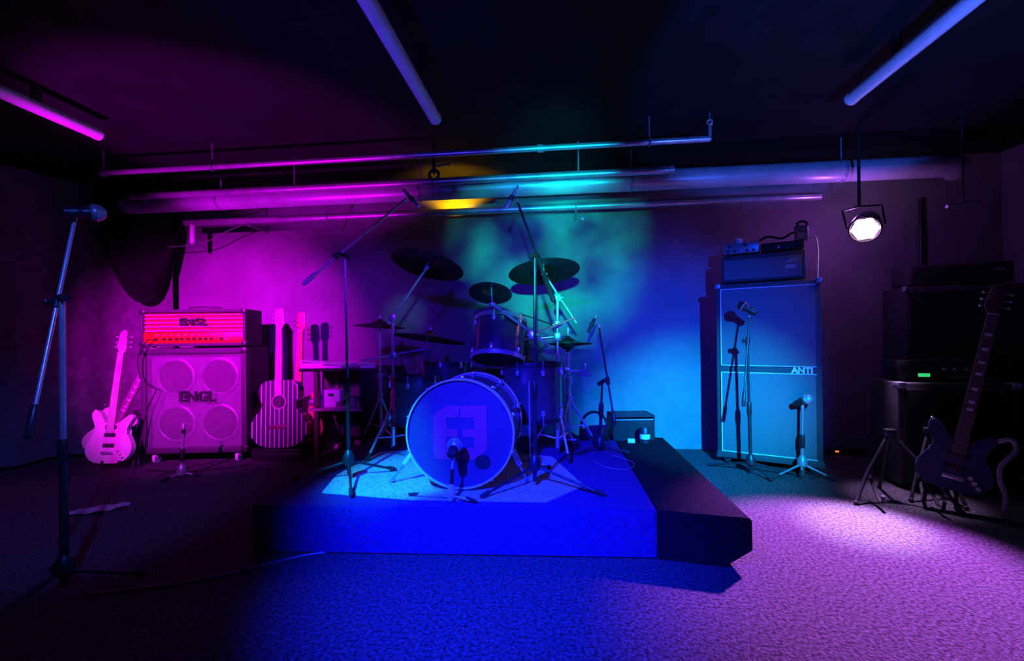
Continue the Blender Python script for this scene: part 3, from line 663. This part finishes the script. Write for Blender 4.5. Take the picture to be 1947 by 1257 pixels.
def cym_stand(label, base, top, arms, yaw=0.3, fr_=.26, m='chrome', r=.0135, group=None):
    base, top = V(base), V(top); ax = (top-base); L = ax.length; ax.normalize()
    t = thing('cymbal_stand', label, 'cymbal stand', base, None, group)
    for f in feet3(base, fr_, yaw):
        hi = base+ax*.34; lo = base+ax*.11; f = f+V((0, 0, .012)); kx = hi.lerp(f, .62)
        g = MB().cyl(hi, f, .0085, n=12).build('leg', m, t); MB().cyl(lo, kx, .006, n=10).build('brace', m, g)
        MB().lathe([(.011, -.05), (.013, -.005), (.008, .006)], 12, frame(f, f-hi)).build('rubber_foot', 'rubber', g)
    MB().cyl(base+ax*.05, base+ax*L*.55, r, n=18).build('lower_tube', m, t)
    MB().cyl(base+ax*L*.55, top, r*.72, n=16).build('upper_tube', m, t)
    for q, nm in ((.34, 'leg_collar'), (L*.55, 'tube_clamp')):
        g = MB().lathe([(r, -.03), (r+.007, -.025), (r+.007, .025), (r, .03)], 18, frame(base+ax*q, ax)).build(nm, m, t)
        MB().cyl(base+ax*q, base+ax*q+V((.02, -.035, 0)), .005, n=8).box((-.014, -.003, -.006), (.014, .003, .006), M4.Translation(base+ax*q+V((.02, -.037, 0)))).build('wing_bolt', m, g)
    for (cl, a, e, tip) in arms:
        a, e = V(a), V(e); d = (e-a).normalized()
        g = MB().box((-.022, -.022, -.026), (.022, .022, .026), M4.Translation(V(cl)), .008).cyl(V(cl)-V((.03, 0, 0)), V(cl)+V((.034, 0, 0)), .008, n=10).build('arm_clamp', m, t)
        MB().cyl(a, e, .008, n=12).build('boom_arm', m, t)
        if tip is not None:
            g = MB().ball(e, .015).cyl(e-V((.02, 0, 0)), e+V((.02, 0, 0)), .007, n=8).build('tilter', m, t)
            MB().cyl(e, V(tip), .0045, n=8).build('tilter_rod', m, g)
    return t
# crash on the left
cs = W(748, 845, 2.98); cs.z = RZ
nn = V((.17, .27, .95)).normalized(); cc = W(814, 500, 2.95)
cymbal('large dark crash cymbal raised highest at the left of the kit', cc, .49, nn)
tp = W(747, 604, cs.y); tip = cc+nn*.045
rb = W(816, 640, 3.15); rn = V((.12, .12, .98)).normalized()
cym_stand('thick chrome stand carrying the left crash and the ride cymbal', cs, tp, [(tp, tp+(tp-(cc-nn*.03))*.12, cc-nn*.03, tip), (W(748, 676, cs.y), W(689, 685, cs.y+.1), W(806, 664, 3.15), rb+rn*.03)], .2)
cymbal('wide ride cymbal lying nearly flat left of the rack tom', rb, .52, rn)
# low crash behind
c3 = W(722, 617, 3.3); n3 = V((.05, .05, 1)).normalized()
cymbal('thin dark cymbal lying flat at the far left of the kit', c3, .38, n3)
bs = V((c3.x, c3.y, RZ)); cym_stand('slim chrome stand under the flat far left cymbal', bs, c3+V((0, 0, .0)), [], 1.0, .15, 'chrome', .011)
# small cymbal in the middle
c4 = W(933, 553, 2.62); n4 = V((.03, .42, .9)).normalized()
cymbal('small dark splash cymbal above the rack tom', c4, .253, n4)
# right crash
c5 = W(1034, 513, 3.05); n5 = V((-.10, .22, .97)).normalized()
cymbal('dark crash cymbal behind the right boom stand', c5, .48, n5)
cs = W(1060, 845, 2.98); cs.z = RZ; tp = W(1060, 566, cs.y)
cym_stand('chrome stand right of the rack tom carrying the right crash and the splash', cs, tp, [(tp, W(1096, 614, cs.y+.06), c5-n5*.03, c5+n5*.045), (W(1060, 617, cs.y), W(1092, 604, cs.y), W(1014, 636, 2.68), None), (W(1012, 637, 2.67), W(1046, 658, 2.72), W(936, 578, 2.60), c4+n4*.04)], .9, .2)
# hi hat
hx = W(1080, 650, 3.32); cs = V((hx.x, hx.y, RZ))
t = cym_stand('chrome hi hat stand with pedal and tripod legs at the right of the riser', cs, hx+V((0, 0, .10)), [(W(1078, 705, hx.y), W(1078, 705, hx.y), W(1108, 706, hx.y), None)], 2.2, .19, 'chrome', .014)
MB().box((-.045, -.03, 0), (.045, .24, .012), frame(cs+V((0, -.02, .02)), (0, .25, 1)), .004).build('pedal', 'chrome', t)
t = cymbal('lower of the two thin hi hat cymbals on the pedal stand', hx+V((0, 0, -.028)), .35, (0, 0, -1))
t = cymbal('upper of the two thin hi hat cymbals with clutch on the pedal stand', hx+V((0, 0, 0)), .35, (0, 0, 1))
MB().lathe([(.012, 0), (.016, .005), (.016, .045), (.009, .05)], 14, M4.Translation((0, 0, .03))).cyl((.012, 0, .065), (.06, 0, .068), .004, n=8).build('clutch', 'chrome', t, True)
c = W(1112, 708, hx.y)
t = thing('cowbell', 'small dark cowbell clamped beside the hi hat stand', 'cowbell', c)
MB().add([(c.x+x*s_, c.y+y*s_, c.z+z_) for z_, s_ in ((.03, .55), (-.03, 1)) for x, y in ((-.05, -.03), (.05, -.03), (.05, .03), (-.05, .03))], [(0, 1, 2, 3), (0, 4, 5, 1), (1, 5, 6, 2), (2, 6, 7, 3), (3, 7, 4, 0)]).build('bell_body', 'bmetal', t)
MB().cyl(c+V((0, 0, .03)), c+V((0, 0, .06)), .008, n=10).ball(c+V((-.0, 0, .055)), .013).build('mount', 'chrome', t)
# snare stand
bs = V((sc_.x, sc_.y, RZ)); t = thing('snare_stand', 'chrome basket stand under the snare drum', 'drum stand', bs)
MB().cyl(bs+V((0, 0, .05)), bs+V((0, 0, sc_.z-RZ-.12)), .012).build('stand_tube', 'chrome', t)
for k in range(3):
    a = .9+k*2*PI/3; dv = V((math.cos(a), math.sin(a), 0))
    MB().cyl(bs+V((0, 0, .25)), bs+dv*.22+V((0, 0, .01)), .008, n=10).build('leg', 'chrome', t)
    MB().tube([bs+V((0, 0, sc_.z-RZ-.13)), bs+dv*.15+V((0, 0, sc_.z-RZ-.115)), bs+dv*.198+V((0, 0, sc_.z-RZ-.10)), bs+dv*.2+V((0, 0, sc_.z-RZ-.06))], .006, 8).build('basket_arm', 'chrome', t)
# tom mount + bag + throne
t = thing('tom_mount', 'chrome arm holding the rack tom from the right cymbal stand', 'drum hardware', W(1060, 640, 2.98))
a_ = W(1060, 640, 2.98); e_ = tc_+V((.12, .12, .0))
MB().cyl(a_, e_, .010).build('arm', 'chrome', t)
MB().box((-.025, -.025, -.03), (.025, .025, .03), M4.Translation(a_), .006).build('pole_clamp', 'chrome', t)
MB().cyl(e_-V((0, 0, .05)), e_+V((0, 0, .05)), .012).build('tom_bracket', 'chrome', t)
bc = W(990, 640, 3.16)
t = thing('stick_bag', 'dark bunched stick bag hanging behind the rack tom', 'bag', bc)
MB().lathe([(.002, .17), (.02, .165), (.045, .10), (.055, 0), (.055, -.13), (.045, -.16), (.01, -.165)], 18, M4.Translation(bc) @ M4.Diagonal((1, .5, 1, 1))).build('bag_body', 'cloth', t)
for k in range(4): MB().ring(.052-.006*k, .004, M4.Translation(bc+V((0, 0, -.02+.04*k))) @ M4.Diagonal((1, .55, 1, 1)), 24, 6).build('band', 'dark', t)
MB().cyl(bc+V((0, 0, .16)), W(1058, 617, 2.99)-V((0, 0, .01)), .004, n=6).build('hook_cord', 'dark', t)
th = W(940, 745, 3.48)
t = thing('drum_throne', 'round black drum stool behind the bass drum', 'stool', (th.x, 3.45, RZ))
MB().lathe([(.12, .46), (.165, .47), (.17, .52), (.15, .545), (.01, .55)], 32, M4.Translation((th.x, 3.45, RZ))).build('seat', 'tolex', t)
MB().cyl((th.x, 3.45, RZ+.06), (th.x, 3.45, RZ+.47), .014).build('post', 'chrome', t)
for k in range(3):
    a = .3+k*2*PI/3; MB().cyl((th.x, 3.45, RZ+.27), (th.x+.2*math.cos(a), 3.45+.2*math.sin(a)*.8, RZ+.008), .009, n=10).build('leg', 'chrome', t)
# bass drum pedal peeking out left, floor cables on the riser
def floor_cable(label, pix, z, r=.005, m='rubber'):
    return tag(MB().tube(smooth([F(u, v, z+r) for u, v in pix], 8, False), r, 6).build('floor_cable', m), label, 'cable')
floor_cable('black cable lying across the front left of the riser', [(600, 905), (640, 892), (690, 880), (735, 862), (770, 866)], RZ)
floor_cable('pale cable loop on the riser below the right rear microphone stand', [(1165, 866), (1205, 880), (1190, 893), (1150, 888), (1130, 876)], RZ, .003, 'strap')
floor_cable('long thin cable on the dark floor from the lone stand toward the riser', [(165, 1130), (240, 1122), (350, 1108), (430, 1092), (560, 1060), (620, 1050)], 0, .005, 'gmetal')
floor_cable('black cable on the floor between the two stands before the tall cabinet', [(1440, 880), (1480, 884), (1530, 892), (1560, 900), (1540, 912)], 0, .005)
floor_cable('thin cable curling from the cabinet casters toward the riser', [(300, 905), (345, 892), (410, 878), (455, 876), (480, 858), (492, 842)], 0, .004, 'rubber')

# headphones and box at the right rear
hp = W(1130, 800, 3.42); hp.z = RZ+.0
t = thing('headphones', 'black headphones standing on the rear right corner of the riser', 'headphones', (hp.x, 3.42, RZ))
b = MB(); b.tube([(hp.x+.10*math.cos(a), 3.42+.03*math.sin(a), RZ+.085+.125*math.sin(a)) for a in [PI*k/16 for k in range(17)]], .010, 8).build('headband', 'dark', t)
for sx in (-1, 1):
    g = MB().lathe([(.03, -.02), (.044, -.012), (.046, .012), (.03, .02)], 24, frame((hp.x+sx*.085, 3.42, RZ+.047), (sx, -.4, .0))).build('ear_cup', 'dark', t)
    MB().ring(.033, .014, frame((hp.x+sx*.062, 3.43, RZ+.047), (sx, -.4, 0)), 24, 8).build('ear_pad', 'tolex', g)
bx = F(1206, 838, RZ)
t = thing('storage_box', 'small black box with pale front edge on the rear of the side platform', 'box', bx, M4.Rotation(.12, 3, 'Z'))
bw = .155; bh = .185
b = MB(); b.box((-bw, 0, 0), (-bw+.012, .22, bh)).box((bw-.012, 0, 0), (bw, .22, bh)).box((-bw, 0, 0), (bw, .22, .012)).box((-bw, 0, bh-.012), (bw, .22, bh)).box((-bw, .2, 0), (bw, .22, bh)).build('box_shell', 'bmetal', t, True)
MB().box((-bw+.012, .01, .012), (bw-.012, .016, bh-.03)).build('front_panel', 'dark', t, True)
MB().box((-bw+.012, -.002, bh-.034), (bw-.012, .008, bh-.024)).build('front_rail', 'gmetal', t, True)
c = F(1226, 843, RZ)
t = thing('drink_can', 'small dark can with pale label in front of the black box', 'can', c)
MB().lathe([(.03, 0), (.036, .006), (.036, .11), (.03, .118)], 24, M4.Translation(c)).build('can_body', 'bmetal', t)
MB().lathe([(.0364, .035), (.0364, .07)], 24, M4.Translation(c), False).build('can_label', 'paper', t)
c = F(1200, 842, RZ); tag(MB().box((-.026, -.015, 0), (.026, .015, .03), M4.Translation(c), .004).build('small_pack', 'paper'), 'tiny pale pack lying before the black box', 'packet')

# ------------------------------------------------------------------ guitars
DOUBLE = [(0, 0), (.09, .006), (.155, .05), (.172, .12), (.145, .19), (.118, .235), (.128, .285), (.15, .34), (.135, .372), (.095, .345), (.06, .315), (.04, .30), (-.04, .30), (-.06, .325), (-.10, .385), (-.145, .405), (-.158, .36), (-.128, .29), (-.12, .235), (-.15, .18), (-.174, .11), (-.15, .04), (-.085, .005)]
SINGLE = [(0, 0), (.09, .008), (.16, .06), (.17, .13), (.13, .20), (.105, .24), (.115, .285), (.14, .33), (.11, .35), (.07, .31), (.045, .295), (-.03, .32), (-.09, .39), (-.135, .375), (-.14, .31), (-.115, .25), (-.14, .19), (-.172, .12), (-.155, .05), (-.09, .006)]
ACOU = [(0, 0), (.10, .008), (.175, .05), (.203, .13), (.18, .215), (.13, .275), (.122, .31), (.14, .37), (.145, .42), (.115, .47), (.05, .487), (-.05, .487), (-.115, .47), (-.145, .42), (-.14, .37), (-.122, .31), (-.13, .275), (-.18, .215), (-.203, .13), (-.175, .05), (-.10, .008)]
def guitar(name, label, loc, rx, ry, rz=0, kind='double', bodym='cream', neckm='maple', sc=1.0, ntop=.84, boardm='rosewood', inlay=True, pos6=True, hw=.9):
    rot = (M4.Rotation(rz, 3, 'Z') @ M4.Rotation(-rx, 3, 'X') @ M4.Rotation(ry, 3, 'Y'))
    t = thing(name, label, 'guitar', loc, rot); S = lambda p: [(x*sc, z*sc) for x, z in p]
    out = {'double': DOUBLE, 'single': SINGLE, 'acoustic': ACOU}[kind]; th = .045 if kind != 'acoustic' else .095
    MB().prism([(p.x, p.y) for p in smooth([V((*q, 0)) for q in S(out)], 5)], -.0, th, None, .006 if kind != 'acoustic' else .004).build('body', bodym, t, True)
    nb = .27*sc if kind != 'acoustic' else .44*sc; w0_, w1_ = .056, .044
    yb = -.008
    MB().prism([(-w0_/2, nb), (w0_/2, nb), (w1_/2, ntop), (-w1_/2, ntop)], yb+.004, .024, None, .005).build('neck', neckm, t, True)
    nk = [c for c in t.children if c.name.startswith('neck')][0]
    z0_ = nb-.03 if kind == 'acoustic' else nb+.0
    g = MB().prism([(-w0_/2-.001, z0_-.04), (w0_/2+.001, z0_-.04), (w1_/2+.001, ntop), (-w1_/2-.001, ntop)], yb-.004, yb+.004).build('fretboard', boardm, nk, True)
    if inlay:
        Ls = .648*sc
        for k, fr_ in enumerate((3, 5, 7, 9, 12, 15, 17)):
            zf = ntop-(1-2**(-(fr_-.5)/12))*(ntop-.12*sc); 
            if zf > nb: MB().box((-.014, yb-.006, zf-.008), (.014, yb-.003, zf+.008)).build('inlay', 'paper', nk, True)
    MB().box((-w1_/2, yb-.008, ntop-.004), (w1_/2, yb+.002, ntop+.002)).build('nut', 'paper', nk, True)
    hs = [(-.022, 0), (.022, 0), (.045*hw, .035), (.04*hw, .15), (.02, .165), (-.02, .165), (-.04*hw, .15), (-.045*hw, .035)] if kind != 'double' else [(-.022, 0), (.022, 0), (.028, .03), (.02, .17), (.0, .185), (-.03, .165), (-.045, .05)]
    h = MB().prism([(x, ntop+z) for x, z in hs], .0, .016, M4.Translation((0, 0, 0)), .003).build('headstock', neckm if kind != 'acoustic' else 'cream', t, True)
    for k in range(3):
        for sx in (-1, 1):
            zz = ntop+.045+.04*k; MB().cyl((sx*.02, -.008, zz), (sx*.02, .004, zz), .004, n=8).cyl((sx*.03, .008, zz), (sx*.055, .008, zz), .003, n=8).ball((sx*.058, .008, zz), .008, 10, 6, (1, .6, 1)).build('tuner', 'chrome', h, True)
    br = .08*sc if kind != 'acoustic' else .15*sc
    b = MB()
    for k in range(6):
        x = -.025+.01*k; b.cyl((x*1.0, -.014, br), (x*.72, yb-.007, ntop), .0008, n=5)
    b.build('strings', 'chrome', t, True)
    if kind == 'acoustic':
        zc = .33*sc
        MB().lathe([(.052, 0), (.052, .002), (.04, .0025)], 36, frame((0, -.0005, zc), (0, -1, 0))).build('sound_hole', 'headblk', t, True)
        MB().ring(.056, .004, frame((0, -.001, zc), (0, -1, 0)), 40, 6, .5).build('rosette', 'cream', t, True)
        MB().box((-.075, -.010, br-.014), (.075, .0, br+.014), None, .004).build('bridge', 'rosewood', t, True)
    else:
        for zp in (.135*sc, .215*sc, .275*sc)[:2 if kind == 'single' else 3]:
            MB().box((-.042, -.008, zp-.015), (.042, .0, zp+.015), None, .004).build('pickup', 'dark', t, True)
        MB().box((-.045, -.013, br-.012), (.045, 0, br+.012), None, .004).build('bridge', 'chrome', t, True)
        for k in range(3): MB().lathe([(.012, 0), (.011, .012), (.009, .016)], 14, frame((.075*sc+.02*k, -.0, (.10-.025*k)*sc), (0, -1, 0))).build('knob', 'dark' if kind != 'double' else 'cream', t, True)
        MB().ball((-.15*sc, .02, .405*sc), .008).build('strap_button', 'chrome', t, True)
    return t
def gstand(label, base, rz, w=.16, hgt=.52, m='bmetal'):
    rot = M4.Rotation(rz, 3, 'Z'); t = thing('guitar_stand', label, 'guitar stand', base, rot)
    top = V((0, .16, hgt))
    for sx in (-1, 1):
        g = MB().tube([top+V((sx*.01, 0, -.02)), (sx*w*.6, .03, .16), (sx*w*.9, -.06, .012)], .010, 10).build('leg', m, t, True)
        MB().ball((sx*w*.9, -.06, .012), .013).build('rubber_foot', 'rubber', g, True)
        MB().tube([(sx*w*.5, .07, .14), (sx*w*.5, -.06, .045), (sx*w*.5, -.115, .045), (sx*w*.5, -.125, .085)], .009, 10).build('yoke', 'rubber', t, True)
    g = MB().tube([top, (0, .24, .2), (0, .33, .012)], .010, 10).build('leg', m, t, True); MB().ball((0, .33, .012), .013).build('rubber_foot', 'rubber', g, True)
    MB().box((-.03, .14, hgt-.03), (.03, .19, hgt+.012), None, .006).build('top_joint', m, t, True)
    return t
# white double cut and pale one behind
g0 = F(207, 896); yw = .55
gstand('black stand holding the cream double cut guitar', g0+V((0.02, .10, 0)), .15, .13, .42)
guitar('electric_guitar', 'cream double cut electric guitar in front on the left beside the cabinet', g0+V((0, -.02, .065)), .16, .02, .15, 'double', 'cream', 'maple', 1.0, .86, 'maple', False)
g1 = F(172, 884)
guitar('electric_guitar', 'pale electric guitar with block inlays leaning behind the cream guitar', g1+V((-.02, .10, .05)), .2, .36, yw, 'single', 'cream', 'maple', .98, .82, 'rosewood', True)
# wooden rack with striped and red guitars
wa = F(470, 850); 
t = thing('wooden_rack', 'low orange wood rack under the striped acoustic and red guitars', 'guitar rack', F(535, 874))
c = F(535, 874)
MB().box((c.x-.225, c.y-.06, 0), (c.x+.21, c.y+.28, .075), None, .004).build('rack_base', 'dark', t)
MB().box((c.x-.225, c.y+.255, .075), (c.x+.21, c.y+.28, .34), None, .004).build('rack_back', 'wood', t)
MB().box((c.x-.225, c.y-.06, .075), (c.x+.21, c.y-.045, .10), None, .003).build('rack_lip', 'dark', t)
guitar('acoustic_guitar', 'black and white striped acoustic guitar standing beside the mesh fronted cabinet', V((c.x-.005, c.y-.03, .105)), .08, -.02, .12, 'acoustic', 'striped', 'maple', 1.15, 1.0, 'maple', False)
guitar('electric_guitar', 'red electric guitar half hidden behind the striped acoustic', V((c.x+.05, c.y+.14, .10)), .06, .02, .1, 'single', 'red', 'red', 1.30, .98, 'red', False)

# ------------------------------------------------------------------ shelf unit behind the kit on the left
sa = W(578, 700, 3.66); sb = W(742, 700, 3.66); zt = sa.z
t = thing('shelf_table', 'black two tier table against the back wall behind the left microphone stand', 'table', (sa.x, 3.66, 0))
MB().box((sa.x, 3.58, zt-.025), (sb.x, 4.01, zt), None, .004).build('table_top', 'dark', t)
zsft = W(640, 775, 3.66).z
MB().box((sa.x+.08, 3.58, zsft-.02), (sb.x-.22, 4.00, zsft), None, .004).build('shelf', 'maple', t)
MB().box((sb.x-.24, 3.59, .03), (sb.x, 4.00, zt-.025), None, .004).build('side_cupboard', 'dark', t)
MB().box((sa.x, 3.99, .1), (sb.x, 4.01, zt-.02)).build('back_panel', 'tolex', t)
for x in (sa.x+.12, sb.x-.04):
    for yy in (3.60, 3.96): MB().box((x, yy, 0), (x+.035, yy+.035, zt-.02)).build('leg', 'rosewood', t)
r_ = random.Random(3)
for k, (u, dz, rz, wd, lab) in enumerate(((604, 0, .15, .2, 'stack of white sheets on the left end of the black table'), (650, 0, -.2, .18, 'loose white sheets in the middle of the black table'), (700, 0, .4, .12, 'small pale booklet on the right end of the black table'))):
    c = W(u, 700, 3.76); mm = M4.Translation((c.x, 3.76, zt)) @ M4.Rotation(rz, 4, 'Z')
    b = MB(); hh_ = .05 if k == 0 else .03
    b.box((-wd/2, -.12, 0), (wd/2, .10, hh_), mm)
    o = thing('paper_stack', lab, 'papers', mm.translation, None, 'papers on the black table')
    b.build('sheets', 'paper', o)
    MB().box((-wd/2-.03, -.14, hh_), (wd/2-.02, .08, hh_+.004), mm @ M4.Rotation(.10, 4, 'Y') @ M4.Rotation(.2, 4, 'Z')).build('top_sheet', 'paper', o)
for (u, w_, h_, m, lab, cat, nm) in ((620, .16, .115, 'paper', 'white carton on the lower shelf of the black table', 'carton', 'carton'), (586, .12, .07, 'gmetal', 'small grey bundle beside the white carton on the shelf', 'bundle', 'bundle'), (664, .05, .06, 'gmetal', 'round grey jar at the right of the lower shelf', 'jar', 'jar')):
    c = W(u, 770, 3.66); c.y = 3.73; c.z = zsft+.0015
    if nm == 'jar':
        o = thing(nm, lab, cat, c); MB().lathe([(.024, 0), (.03, .005), (.03, .05), (.022, .056)], 20, M4.Translation(c)).build('jar_body', m, o); MB().lathe([(.024, .056), (.024, .068)], 20, M4.Translation(c)).build('lid', 'chrome', o)
    elif nm == 'carton':
        o = thing(nm, lab, cat, c); MB().box((-w_/2, -.05, 0), (w_/2, .08, .045), M4.Translation(c), .003).build('carton_base', 'paper', o); MB().box((-w_*.3, -.05, .045), (w_*.7, .06, h_+.03), M4.Translation(c), .003).build('carton_box', m, o); MB().box((.01, -.052, .09), (.06, -.05, .115), M4.Translation(c)).build('print_block', 'dark', o)
    else:
        tag(MB().ball(c+V((0, 0, h_/2)), h_/2, 14, 8, (1.4, 1, 1)).build(nm, m), lab, cat)
# clutter on floor under the shelf
for (u, v, lab, m, r) in ((597, 848, 'small pale bottle on the floor under the black table', 'paper', .022),):
    c = F(u, v); o = thing('bottle', lab, 'bottle', c); MB().lathe([(r, 0), (r*1.1, .01), (r*1.1, .09), (r*.5, .12), (r*.5, .15)], 18, M4.Translation(c)).build('bottle_body', m, o); MB().lathe([(r*.55, .145), (r*.55, .165)], 14, M4.Translation(c)).build('bottle_cap', 'red', o)
c = F(634, 852); o = thing('foot_pedal', 'pale effects pedal on the floor under the black table', 'pedal', c)
MB().box((-.07, -.04, 0), (.07, .05, .04), M4.Translation(c), .006).build('pedal_case', 'maple', o); MB().cyl(c+V((.02, 0, .04)), c+V((.02, 0, .055)), .011).build('foot_switch', 'chrome', o)

# ------------------------------------------------------------------ floor items left
c = F(180, 974); pa, pb = F(122, 982), F(248, 962)
vs, fs = [], []; N = 10
for i in range(N+1):
    for j in range(4):
        p = pa.lerp(pb, i/N); d = V((-(pb-pa).y, (pb-pa).x, 0)).normalized()
        vs.append(p+d*(j-1.5)*.045*(1-.5*abs(i/N-.5)*2)+V((0, 0, .006+.012*abs(math.sin(i*.9+j)))))
for i in range(N):
    for j in range(3): fs.append((i*4+j, (i+1)*4+j, (i+1)*4+j+1, i*4+j+1))
b = MB().add(vs, fs); bmesh.ops.solidify(b.bm, geom=list(b.bm.faces), thickness=.003)
tag(b.build('crumpled_sheet', 'paper', sharp=20), 'crumpled pale sheet lying on the dark floor in front of the guitars', 'paper')

# ------------------------------------------------------------------ stage lamp
t = thing('stage_lamp', 'round stage lamp glowing pinkish white on the right below the duct', 'stage light', PAR)
dl = (F(1500, 1060)-PAR).normalized(); dl = (dl*.55+(EYE-PAR).normalized()*.45).normalized()
mm = frame(PAR, dl)
MB().lathe([(.05, -.16), (.075, -.15), (.09, -.05), (.095, .0), (.095, .02), (.088, .02), (.086, .0)], 36, mm, False).build('lamp_can', 'dark', t)
b = MB(); b.lathe([(.082, 0), (.001, .001)], 6, mm @ M4.Translation((0, 0, .006)), False); b.build('lens', 'lens', t)
b = MB().ring(.087, .004, mm @ M4.Translation((0, 0, .012)), 36, 6); b.build('lens_ring', 'dark', t)
sd = dl.cross(V((0, 0, 1))).normalized()
MB().tube([PAR+sd*.105-dl*.05, PAR+sd*.11-dl*.04+V((0, .04, .14)), V((PAR.x, PAR.y+.06, PAR.z+.17))-V((0, 0, 0)), PAR-sd*.11-dl*.04+V((0, .04, .14)), PAR-sd*.105-dl*.05], .007, 8).build('yoke', 'dark', t)
MB().cyl((PAR.x, PAR.y+.06, PAR.z+.165), (PAR.x, PAR.y+.06, ZC), .010, n=12).build('hanging_rod', 'dark', t)

# ------------------------------------------------------------------ dark right corner
# tall dark cabinet with head
A_ = W(1722, 545, 3.62); wv = V((.72, -.12, 0)); Rm = yawmat(wv)
t = thing('tall_cabinet', 'dim tall cabinet in the dark right corner behind the dark bass guitar', 'speaker cabinet', V((A_.x, A_.y, 0)), Rm)
MB().box((0, .01, .05), (.72, .34, A_.z), None, .012).build('cabinet_shell', 'tolex', t, True)
MB().box((.03, 0, .09), (.69, .012, A_.z-.04), None, .003).build('grille_cloth', 'dark', t, True)
for x in (.07, .65):
    for yy in (.06, .28): caster(t, x, yy, .024)
for x in (0, .72): MB().box((min(x, x-.004)-.002, -.003, A_.z-.035), (max(x, x+.004)+.002, .04, A_.z+.003), None, .003).build('corner_guard', 'chrome', t, True)
t = thing('amplifier_head', 'dim amplifier head on the tall cabinet in the dark right corner', 'amplifier', V((A_.x, A_.y, A_.z+.002)) + Rm @ V((.04, .03, .01)), Rm)
MB().box((0, .006, 0), (.62, .26, .15), None, .01).build('amplifier_case', 'tolex', t, True)
MB().box((.02, 0, .02), (.60, .01, .13), None, .003).build('front_panel', 'bmetal', t, True)
for k in range(6): MB().lathe([(.009, 0), (.008, .014)], 12, frame((.08+.07*k, 0, .05), (0, -1, 0))).build('knob', 'dark', t, True)
MB().box((.5, -.003, .085), (.56, 0, .105)).build('badge', 'gmetal', t, True)
for x in (.05, .57): MB().cyl((x, .05, -.012), (x, .05, 0), .016, n=12).build('rubber_foot', 'rubber', t, True)
# shorter cabinet in front with small head
ca = F(1672, 940); ca = V((ca.x-.0, ca.y+.0, 0)); top = W(1672, 732, ca.y).z; wv = V((.66, -.08, 0)); Rm = yawmat(wv)
ca = ca+V((.2, .12, 0))
t = thing('bass_cabinet', 'short dark cabinet behind the empty guitar stand at the right', 'speaker cabinet', ca, Rm)
MB().box((0, .01, .02), (.64, .34, top), None, .012).build('cabinet_shell', 'tolex', t, True)
MB().box((.03, 0, .06), (.61, .012, top-.04), None, .003).build('grille_cloth', 'dark', t, True)
for x in (.05, .59): MB().cyl((x, .05, 0), (x, .05, .03), .02, n=12).build('rubber_foot', 'rubber', t, True)
for x in (0, .64): MB().box((min(x, x-.04) if x else -.004, -.003, top-.035), (.04 if not x else x+.004, .06, top+.004), None, .004).build('corner_guard', 'chrome', t, True)
h0 = ca+Rm @ V((.05, .08, top+.012))
t = thing('amplifier_head', 'small amplifier head with a green display on the short dark cabinet', 'amplifier', h0, Rm)
MB().box((0, .006, 0), (.46, .22, .125), None, .006).build('amplifier_case', 'bmetal', t, True)
MB().box((.01, 0, .012), (.45, .008, .11), None, .002).build('front_panel', 'dark', t, True)
MB().box((.10, -.002, .022), (.165, .001, .044)).build('display', 'green', t, True)
MB().box((.26, -.002, .02), (.36, .001, .028)).build('panel_print', 'gmetal', t, True)
for k in range(3): MB().lathe([(.012, 0), (.01, .016)], 12, frame((.24+.06*k, 0, .07), (0, -1, 0))).build('knob', 'gmetal', t, True)
for x in (.04, .42): MB().cyl((x, .05, -.012), (x, .05, 0), .014, n=12).build('rubber_foot', 'rubber', t, True)
# empty A frame guitar stand
gb = F(1700, 954); gstand('empty black A frame guitar stand at the edge of the lit carpet', gb+V((0, -.07, 0)), -.25, .27, .40, 'bmetal')
# bass guitar and its stand
g2 = F(1805, 972)
gstand('black stand holding the dark bass guitar in the right corner', g2+V((.03, .13, 0)), -.5, .13, .40)
t = guitar('bass_guitar', 'dark bass guitar leaning in the dim right corner', g2+V((0, 0, .12)), .2, .22, -.5, 'double', 'darkbody', 'rosewood', .92, 1.02, 'rosewood', True)
MB().tube(smooth([V((.125, .03, .31)), V((.18, -.01, .35)), V((.205, -.02, .30)), V((.165, -.03, .20)), V((.175, -.03, .12)), V((.21, -.02, .05)), V((.22, .0, -.02))], 6, False), .013, 8).build('strap', 'strap', t, True)
# small red standby lamp on a power strip behind the tall cabinet
c = F(1592, 870); c = V((c.x, c.y+.1, 0)); o = thing('power_strip', 'black power strip with a red light behind the tall piped cabinet', 'power strip', c)
MB().box((-.05, -.03, 0), (.25, .03, .045), M4.Translation(c), .005).build('strip_body', 'dark', o)
p = W(1592, 853, c.y-.035); MB().box((-.012, -.004, -.005), (.012, .004, .005), M4.Translation((p.x, c.y-.031, .032))).build('switch_light', 'rled', o)
